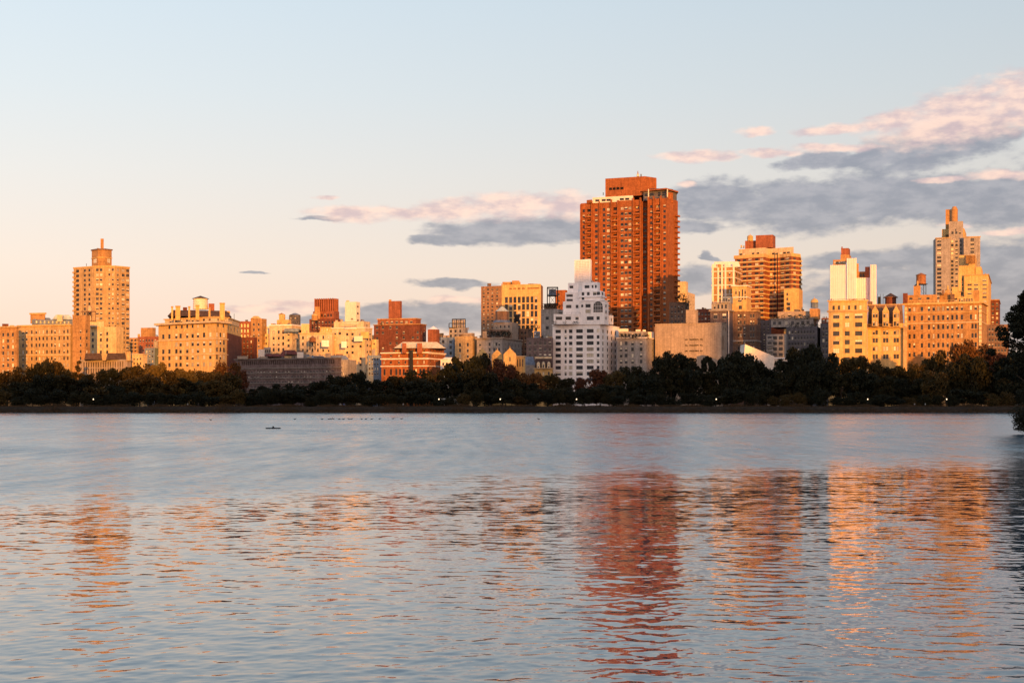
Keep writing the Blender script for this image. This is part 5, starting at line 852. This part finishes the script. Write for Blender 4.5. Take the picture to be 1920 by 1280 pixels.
# ------------------------------------------------------------------ trees
LM = [(0, 35, 'leftmost orange block'), (35, 135, 'long tan block'), (135, 250, 'tall tan tower'), (250, 300, 'gap beside the palazzo'), (300, 400, 'palazzo'), (400, 470, 'palazzo corner'), (470, 620, 'long dim building'), (620, 705, 'big cream building'), (705, 800, 'red-brick club'),
      (800, 885, 'beige block'), (885, 945, 'lantern building'), (945, 1035, 'church'), (1035, 1130, 'white stepped building'), (1130, 1228, 'shaded grey block'), (1228, 1365, 'blank lettered wall'), (1365, 1480, 'white museum roof'), (1480, 1556, 'shaded terraced building'), (1556, 1628, 'three-column cream block'), (1628, 1700, 'chateau-style block'), (1700, 1850, 'large orange-brown block'), (1850, 1960, 'rightmost dark block')]
lab = {}
TR = []
def tree(px, Y, ytop, wpx, kind, leaf, row, name='tree', cat='tree', yb=762):
    zt = Z(ytop, Y); z0 = 2.45; h = zt-z0; wm = wpx/F*Y; idx = {'round': random.choice(range(5)), 'open': 5, 'cone': 6, 'bush': random.choice((7, 8))}[kind]; cm, tm = PROTO[idx]
    root = link(bpy.data.objects.new(name, None)); root.location = (X(px, Y), Y, z0); root['category'] = cat; rz = random.uniform(0, 6.28); sw = wm/{'round': .92, 'open': 1.0, 'cone': .75, 'bush': 1.15}[kind]
    sz = (sw, sw*random.uniform(.9, 1.15), h/1.0)
    c = mkobj('crown', cm, root, rz=rz); c.scale = sz; c.material_slots[0].link = 'OBJECT'; c.material_slots[0].material = LEAF[leaf]
    t = mkobj('trunk', tm, root, rz=rz); t.scale = (sw*.8, sw*.8, h)
    lm = next((l[2] for l in LM if l[0] <= px < l[1]), LM[-1][2] if px > 0 else LM[0][2])
    TR.append((root, px, lm, leaf, row, kind, h)); return root
def interp(P, x):
    for (a, b_), (c, d) in zip(P, P[1:]):
        if a <= x <= c: return b_+(d-b_)*(x-a)/(c-a)
    return P[-1][1] if x > P[-1][0] else P[0][1]
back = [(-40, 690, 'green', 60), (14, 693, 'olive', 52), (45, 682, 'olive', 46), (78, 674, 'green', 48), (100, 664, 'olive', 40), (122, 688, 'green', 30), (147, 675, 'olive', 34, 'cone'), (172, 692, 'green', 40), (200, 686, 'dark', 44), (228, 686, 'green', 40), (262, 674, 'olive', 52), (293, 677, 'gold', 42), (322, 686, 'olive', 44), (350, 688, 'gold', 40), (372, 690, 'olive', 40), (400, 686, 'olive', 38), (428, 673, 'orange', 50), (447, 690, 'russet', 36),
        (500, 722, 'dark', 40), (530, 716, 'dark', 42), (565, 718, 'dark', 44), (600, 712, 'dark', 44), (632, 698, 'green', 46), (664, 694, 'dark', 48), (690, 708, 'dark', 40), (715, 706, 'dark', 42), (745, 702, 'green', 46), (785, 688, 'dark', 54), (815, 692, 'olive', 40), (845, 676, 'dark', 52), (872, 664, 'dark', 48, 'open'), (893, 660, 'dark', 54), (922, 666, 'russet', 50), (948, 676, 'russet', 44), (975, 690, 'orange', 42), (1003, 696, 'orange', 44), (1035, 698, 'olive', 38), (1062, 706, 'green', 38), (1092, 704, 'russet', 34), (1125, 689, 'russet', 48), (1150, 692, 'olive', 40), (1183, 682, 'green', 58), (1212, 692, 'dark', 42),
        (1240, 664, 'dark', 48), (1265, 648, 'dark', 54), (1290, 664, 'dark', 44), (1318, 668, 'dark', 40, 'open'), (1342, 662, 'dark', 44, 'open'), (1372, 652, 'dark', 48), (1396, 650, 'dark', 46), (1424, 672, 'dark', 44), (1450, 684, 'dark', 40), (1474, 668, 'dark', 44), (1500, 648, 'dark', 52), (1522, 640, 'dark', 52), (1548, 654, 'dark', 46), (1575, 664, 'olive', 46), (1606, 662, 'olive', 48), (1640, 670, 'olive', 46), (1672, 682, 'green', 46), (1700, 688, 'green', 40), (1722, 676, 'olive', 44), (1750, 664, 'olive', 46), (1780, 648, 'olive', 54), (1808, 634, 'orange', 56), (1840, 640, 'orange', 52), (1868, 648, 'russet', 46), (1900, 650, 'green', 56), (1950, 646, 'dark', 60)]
for t in back:
    kind = t[4] if len(t) > 4 else 'round'; Y = random.uniform(646, 672); tree(t[0], Y, t[1], t[3]*1.12, kind, t[2], 'back')
prof = [(t[0], t[1]) for t in back]
x = -30
while x < 1960:   # middle row
    yt = interp(prof, x)+random.uniform(16, 34); w = random.uniform(40, 56); yt = min(yt, 728)
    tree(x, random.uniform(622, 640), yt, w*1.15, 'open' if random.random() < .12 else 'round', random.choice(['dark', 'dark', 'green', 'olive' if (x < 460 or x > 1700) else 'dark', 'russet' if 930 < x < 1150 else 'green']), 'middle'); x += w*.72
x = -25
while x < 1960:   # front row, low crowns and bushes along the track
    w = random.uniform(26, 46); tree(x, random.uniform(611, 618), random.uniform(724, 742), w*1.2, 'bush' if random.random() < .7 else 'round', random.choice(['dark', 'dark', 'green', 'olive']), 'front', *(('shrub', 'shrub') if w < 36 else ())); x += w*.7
LC = {'dark': 'dark green', 'green': 'dull green', 'olive': 'olive', 'orange': 'orange autumn', 'russet': 'russet autumn', 'gold': 'golden olive'}
RW = {'back': 'tall tree, crown top against the', 'middle': 'mid-height tree in the shade below the', 'front': 'low leafy plant at the far bank below the'}
OR = ['leftmost', 'second from left', 'third from left', 'fourth from left', 'fifth from left', 'sixth from left', 'seventh from left', 'eighth from left']
grp = {}
for t in TR: grp.setdefault((t[2], t[3], t[4]), []).append(t)
for (lm, leaf, row), L_ in grp.items():
    L_.sort(key=lambda t: t[1])
    for i, t in enumerate(L_):
        nm = 'shrub' if t[0].name.startswith('shrub') else 'tree'; base = {'back': f'tall {LC[leaf]} tree against the {lm}', 'middle': f'shaded {LC[leaf]} tree below the {lm}', 'front': f'low {LC[leaf]} {nm} on the bank by the {lm}'}[row]
        t[0]['label'] = base if len(L_) == 1 else f'{base}, {OR[min(i, 7)]}'; t[0]['group'] = {'back': 'tall trees behind the far shore', 'middle': 'shaded trees of the middle row', 'front': 'low growth along the far bank'}[row]
# near tree and bush on the right bank
def near_tree():
    r = random.Random(3); root = link(bpy.data.objects.new('tree', None)); Y = 196; root.location = (X(1945, Y), Y, 1.2); tag(root, 'large near-black tree with loose lacy foliage at the right edge of the photo', 'tree')
    lobes = []; k = Y/F
    for j in range(54):
        h = r.uniform(0, 1); z = 4.0+h*14.2; half = (84*math.sin(math.pi*min(1, (h*.80+.20)))**.75+6)*k*1.02; a = r.uniform(0, 6.28); q = half*r.uniform(.45, 1)
        s = r.uniform(.55, 1.15); lobes.append((q*math.cos(a), q*.8*math.sin(a), z, s, s*.75))
    for j in range(14): a = r.uniform(0, 6.28); lobes.append((2.4*math.cos(a), 2*math.sin(a), r.uniform(5, 15.5), 1.4, 1.4))
    lobes += [(-1.0, 0, 18.2, .8, .7), (-1.9, .2, 17.4, .7, .5), (.5, 0, 18.6, .9, .6), (-3.6, 0, 14.6, .9, .7), (-4.6, 0, 12.0, .9, .6)]
    mkobj('crown', leafblob(lobes, 30000, .34, r).mesh('crown', [LEAF['dark']]), root)
    t = MB(); t.bar((.6, 0, -.6), (.3, 0, 6), .42, .3, 9); t.bar((.3, 0, 5.9), (-.4, 0, 13), .3, .14, 8); t.bar((-.4, 0, 12.9), (-.8, 0, 18), .14, .04, 6)
    for l in lobes[::4]: z0 = max(3, l[2]-3.0); t.bar((.3-.05*z0, 0, z0), (l[0], l[1], l[2]), .11, .03, 5)
    mkobj('trunk', t.mesh('trunk', [BARK]), root)
near_tree()
def bush(px, Y, yt, yb, wpx, label, n=5000):
    r = random.Random(int(px)); z0 = Z(yb, Y); z1 = Z(yt, Y); root = link(bpy.data.objects.new('shrub', None)); root.location = (X(px, Y), Y, z0); tag(root, label, 'shrub'); w = wpx/F*Y/2; h = z1-z0; lobes = []
    for j in range(24): a = r.uniform(0, 6.28); q = r.uniform(.2, 1)*w*.8; s = r.uniform(.2, .34)*h; lobes.append((q*math.cos(a), q*math.sin(a), r.uniform(.25, .85)*h, s, s*.8))
    mkobj('crown', leafblob(lobes, n, .22, r).mesh('crown', [LEAF['dark']]), root); t = MB()
    for l in lobes[::3]: t.bar((0, 0, -.3), (l[0]*.8, l[1]*.8, l[2]), .06, .02, 5)
    mkobj('stem', t.mesh('stem', [BARK]), root)
bush(1932, 186, 762, 813, 66, 'round dark shrub overhanging the water at the right edge')
bush(1975, 198, 730, 805, 90, 'taller dark shrub behind the round one, under the near right tree', 7000)
# grass, reeds and scrub on the far bank: nobody could count it
def bank():
    g = np.random.default_rng(2); n = 60000; x = g.uniform(-260, 300, n); v = g.random(n); y = shore(x)+.2+v*9; z = -0.1+np.clip((y-shore(x)-.2)/6, 0, 1)*2.6; h = g.uniform(.35, 1.0, n)*(1+.8*np.sin(x*.35)*np.sin(x*.09)); a = g.uniform(-.5, .5, n); w = g.uniform(.08, .2, n); ln = g.normal(0, .2, n)
    V = np.zeros((n, 3, 3)); V[:, 0] = np.stack([x-w*np.cos(a), y-w*np.sin(a), z], 1); V[:, 1] = np.stack([x+w*np.cos(a), y+w*np.sin(a), z], 1); V[:, 2] = np.stack([x+ln, y+g.normal(0, .15, n), z+h], 1)
    me = mkmesh('shore_grass', V.reshape(-1, 3), np.arange(n*3).reshape(n, 3).tolist(), [leafmat('reed', (.018, .014, .007), (.06, .034, .016))]); o = mkobj('shore_grass', me); tag(o, kind='stuff'); o['label'] = 'brown grass and scrub covering the far bank'
    xs = np.arange(-300, 330, 2.5); b_ = MB(); r = random.Random(8)
    for x_ in xs:   # stone edging at the waterline
        s = r.uniform(.5, 1.1); y_ = float(shore(x_))-r.uniform(-.2, .5); b_.box(x_-s, x_+s, y_-.5, y_+.7, -.6, r.uniform(.12, .5))
    o = mkobj('shore_stones', b_.mesh('shore_stones', [mat('stone', (.05, .04, .033), .9, .3, 1, .2)])); tag(o, kind='stuff')
bank()
# ------------------------------------------------------------------ lamps along the track
glow = mat('lamp_glow', (1, .72, .45), .5, 0, 1, 0, emit=1.3); lm_ = MB(); lm_.bar((0, 0, 0), (0, 0, .5), .12, .08, 8); lm_.bar((0, 0, .5), (0, 0, 3.0), .06, .045, 8)
post = lm_.mesh('post', [W['black']]); g_ = MB(); g_.cone(0, 0, 3.05, 3.25, .1, .2, 10); g_.cone(0, 0, 3.25, 3.6, .2, .15, 10); globe = g_.mesh('globe', [glow]); c_ = MB(); c_.cone(0, 0, 3.61, 3.85, .26, .03, 10); capm = c_.mesh('cap', [W['black']])
for px, wh in ((175, 'below the tall tan tower'), (823, 'below the beige block'), (938, 'below the church gables'), (1081, 'below the white stepped building'), (1343, 'below the blank lettered wall'), (1627, 'below the gap between cream and chateau-style blocks'), (1775, 'below the large orange-brown block')):
    root = link(bpy.data.objects.new('street_lamp', None)); root.location = (X(px, 603), 603, 2.45); tag(root, 'small lit park lamp in the dark trees '+wh, 'lamp', 'lit lamps along the far shore')
    mkobj('post', post, root); gl = mkobj('globe', globe, root); mkobj('cap', capm, root)
# ------------------------------------------------------------------ walkers on the track
def person_mesh(cloth, stride):
    me = bpy.data.meshes.new('body'); s = stride
    V = [(0, 0, .95), (0, 0, 1.2), (0, 0, 1.42), (0, 0, 1.52), (0, -.01, 1.68), (.19, 0, 1.40), (.25, s*.2, 1.12), (.24, s*.34, .88), (-.19, 0, 1.40), (-.25, -s*.2, 1.12), (-.24, -s*.34, .88), (.1, 0, .9), (.11, -s*.35, .48), (.11, -s*.3+.02, .07), (.11, -s*.3-.14, .04), (-.1, 0, .9), (-.11, s*.3, .48), (-.11, s*.6, .09), (-.11, s*.6-.14, .05)]
    E = [(0, 1), (1, 2), (2, 3), (3, 4), (2, 5), (5, 6), (6, 7), (2, 8), (8, 9), (9, 10), (0, 11), (11, 12), (12, 13), (13, 14), (0, 15), (15, 16), (16, 17), (17, 18)]
    R_ = [.15, .14, .15, .06, .11, .07, .05, .04, .07, .05, .04, .1, .075, .05, .045, .1, .075, .05, .045]
    me.from_pydata(V, E, []); o = bpy.data.objects.new('tmp', me); COL.objects.link(o); md = o.modifiers.new('s', 'SKIN'); me.skin_vertices[0].data[0].use_root = True
    for i, r in enumerate(R_): me.skin_vertices[0].data[i].radius = (r, r*.8)
    sd = o.modifiers.new('d', 'SUBSURF'); sd.levels = 1; dg = bpy.context.evaluated_depsgraph_get(); out = bpy.data.meshes.new_from_object(o.evaluated_get(dg)); bpy.data.objects.remove(o); out.name = 'body'
    out.materials.clear(); out.materials.append(cloth); out.materials.append(mat('trousers', (.03, .03, .045), .9)); out.materials.append(mat('skin', (.35, .2, .14), .6))
    for p in out.polygons: z = p.center.z; p.material_index = 1 if z < .95 else (2 if z > 1.52 or (z < .93 and abs(p.center.x) > .2) else 0)
    return out
for px, wh, col, st in ((352, 'pale top walking below the palazzo', (.6, .55, .5), .7), (372, 'dark jacket walking below the palazzo', (.06, .05, .05), -.7), (638, 'white top walking below the big cream building', (.7, .68, .65), .8), (645, 'blue top following the one in white', (.12, .18, .4), -.8), (756, 'white shirt walking below the red-brick club', (.7, .65, .6), .7), (1715, 'grey hood at the left end of the large orange-brown block', (.4, .38, .38), .6), (1735, 'white coat below the large orange-brown block', (.75, .72, .7), -.6)):
    root = link(bpy.data.objects.new('person', None)); root.location = (X(px, 601.5), 601.5, 2.5); root.rotation_euler = (0, 0, math.pi/2*(1 if st > 0 else -1)); tag(root, 'tiny person in '+wh, 'person', 'people on the lakeside track')
    mkobj('body', person_mesh(mat('cloth_%d' % px, col, .9, .1, 3), st), root)
# ------------------------------------------------------------------ ducks and floating boom
def duck():
    m = MB(); n = 8; prof = [(-.34, .015, .13), (-.26, .06, .11), (-.1, .13, .08), (.08, .13, .08), (.2, .07, .12), (.25, .05, .22), (.29, .055, .30), (.34, .045, .31), (.38, .012, .29), (.43, .008, .285)]
    for i, (x_, r, z) in enumerate(prof):
        for k in range(n): a = 2*math.pi*k/n; m.V.append((x_, r*math.cos(a), z+r*.75*math.sin(a)))
    for i in range(len(prof)-1):
        for k in range(n): j = (k+1) % n; m.F.append((i*n+k, i*n+j, (i+1)*n+j, (i+1)*n+k)); m.M.append(0)
    return m.mesh('duck', [W['black']], True)
dm = duck(); dpos = [(553, 786), (604, 786), (617, 786), (621, 785.7), (625, 785.6), (636, 786), (644, 786), (654, 785.8), (659, 785.8), (678, 785.8), (686, 785.9), (697, 785.9), (712, 785.6), (737, 785.2), (753, 785.4), (395, 787.5), (1010, 786)]
OD = ['first', 'second', 'third', 'fourth', 'fifth', 'sixth', 'seventh', 'eighth', 'ninth', 'tenth', 'eleventh', 'twelfth', 'thirteenth', 'fourteenth', 'fifteenth', 'sixteenth', 'last']
srt = sorted(dpos)
for px, py in dpos:
    Y = H*F/(py-HY); o = mkobj('duck', dm, None, (X(px, Y), Y, 0), random.choice((0, math.pi, .5, 2.7))); o.scale = (1.15,)*3; i = srt.index((px, py))
    tag(o, f'dark duck on the far water, {OD[i]} of the scattered line from the left', 'duck', 'ducks in a line on the far water')
root = link(bpy.data.objects.new('floating_raft', None)); Y = H*F/(803.5-HY); root.location = (X(512, Y), Y, 0); tag(root, 'flat black raft floating alone on the open water at left', 'raft')
m = MB(); 
for i in range(8): m.box(-1.1+.28*i, -.86+.28*i, -.45, .45, .1, .17)
mkobj('deck', m.mesh('deck', [W['black']]), root); m = MB()
for y_ in (-.3, .3): m.bar((-1.12, y_, .03), (1.15, y_, .03), .11, .11, 8)
mkobj('float', m.mesh('float', [W['black']]), root); m = MB(); m.cone(.02, 0, .18, .42, .16, .1, 8); mkobj('bollard', m.mesh('bollard', [W['black']]), root)
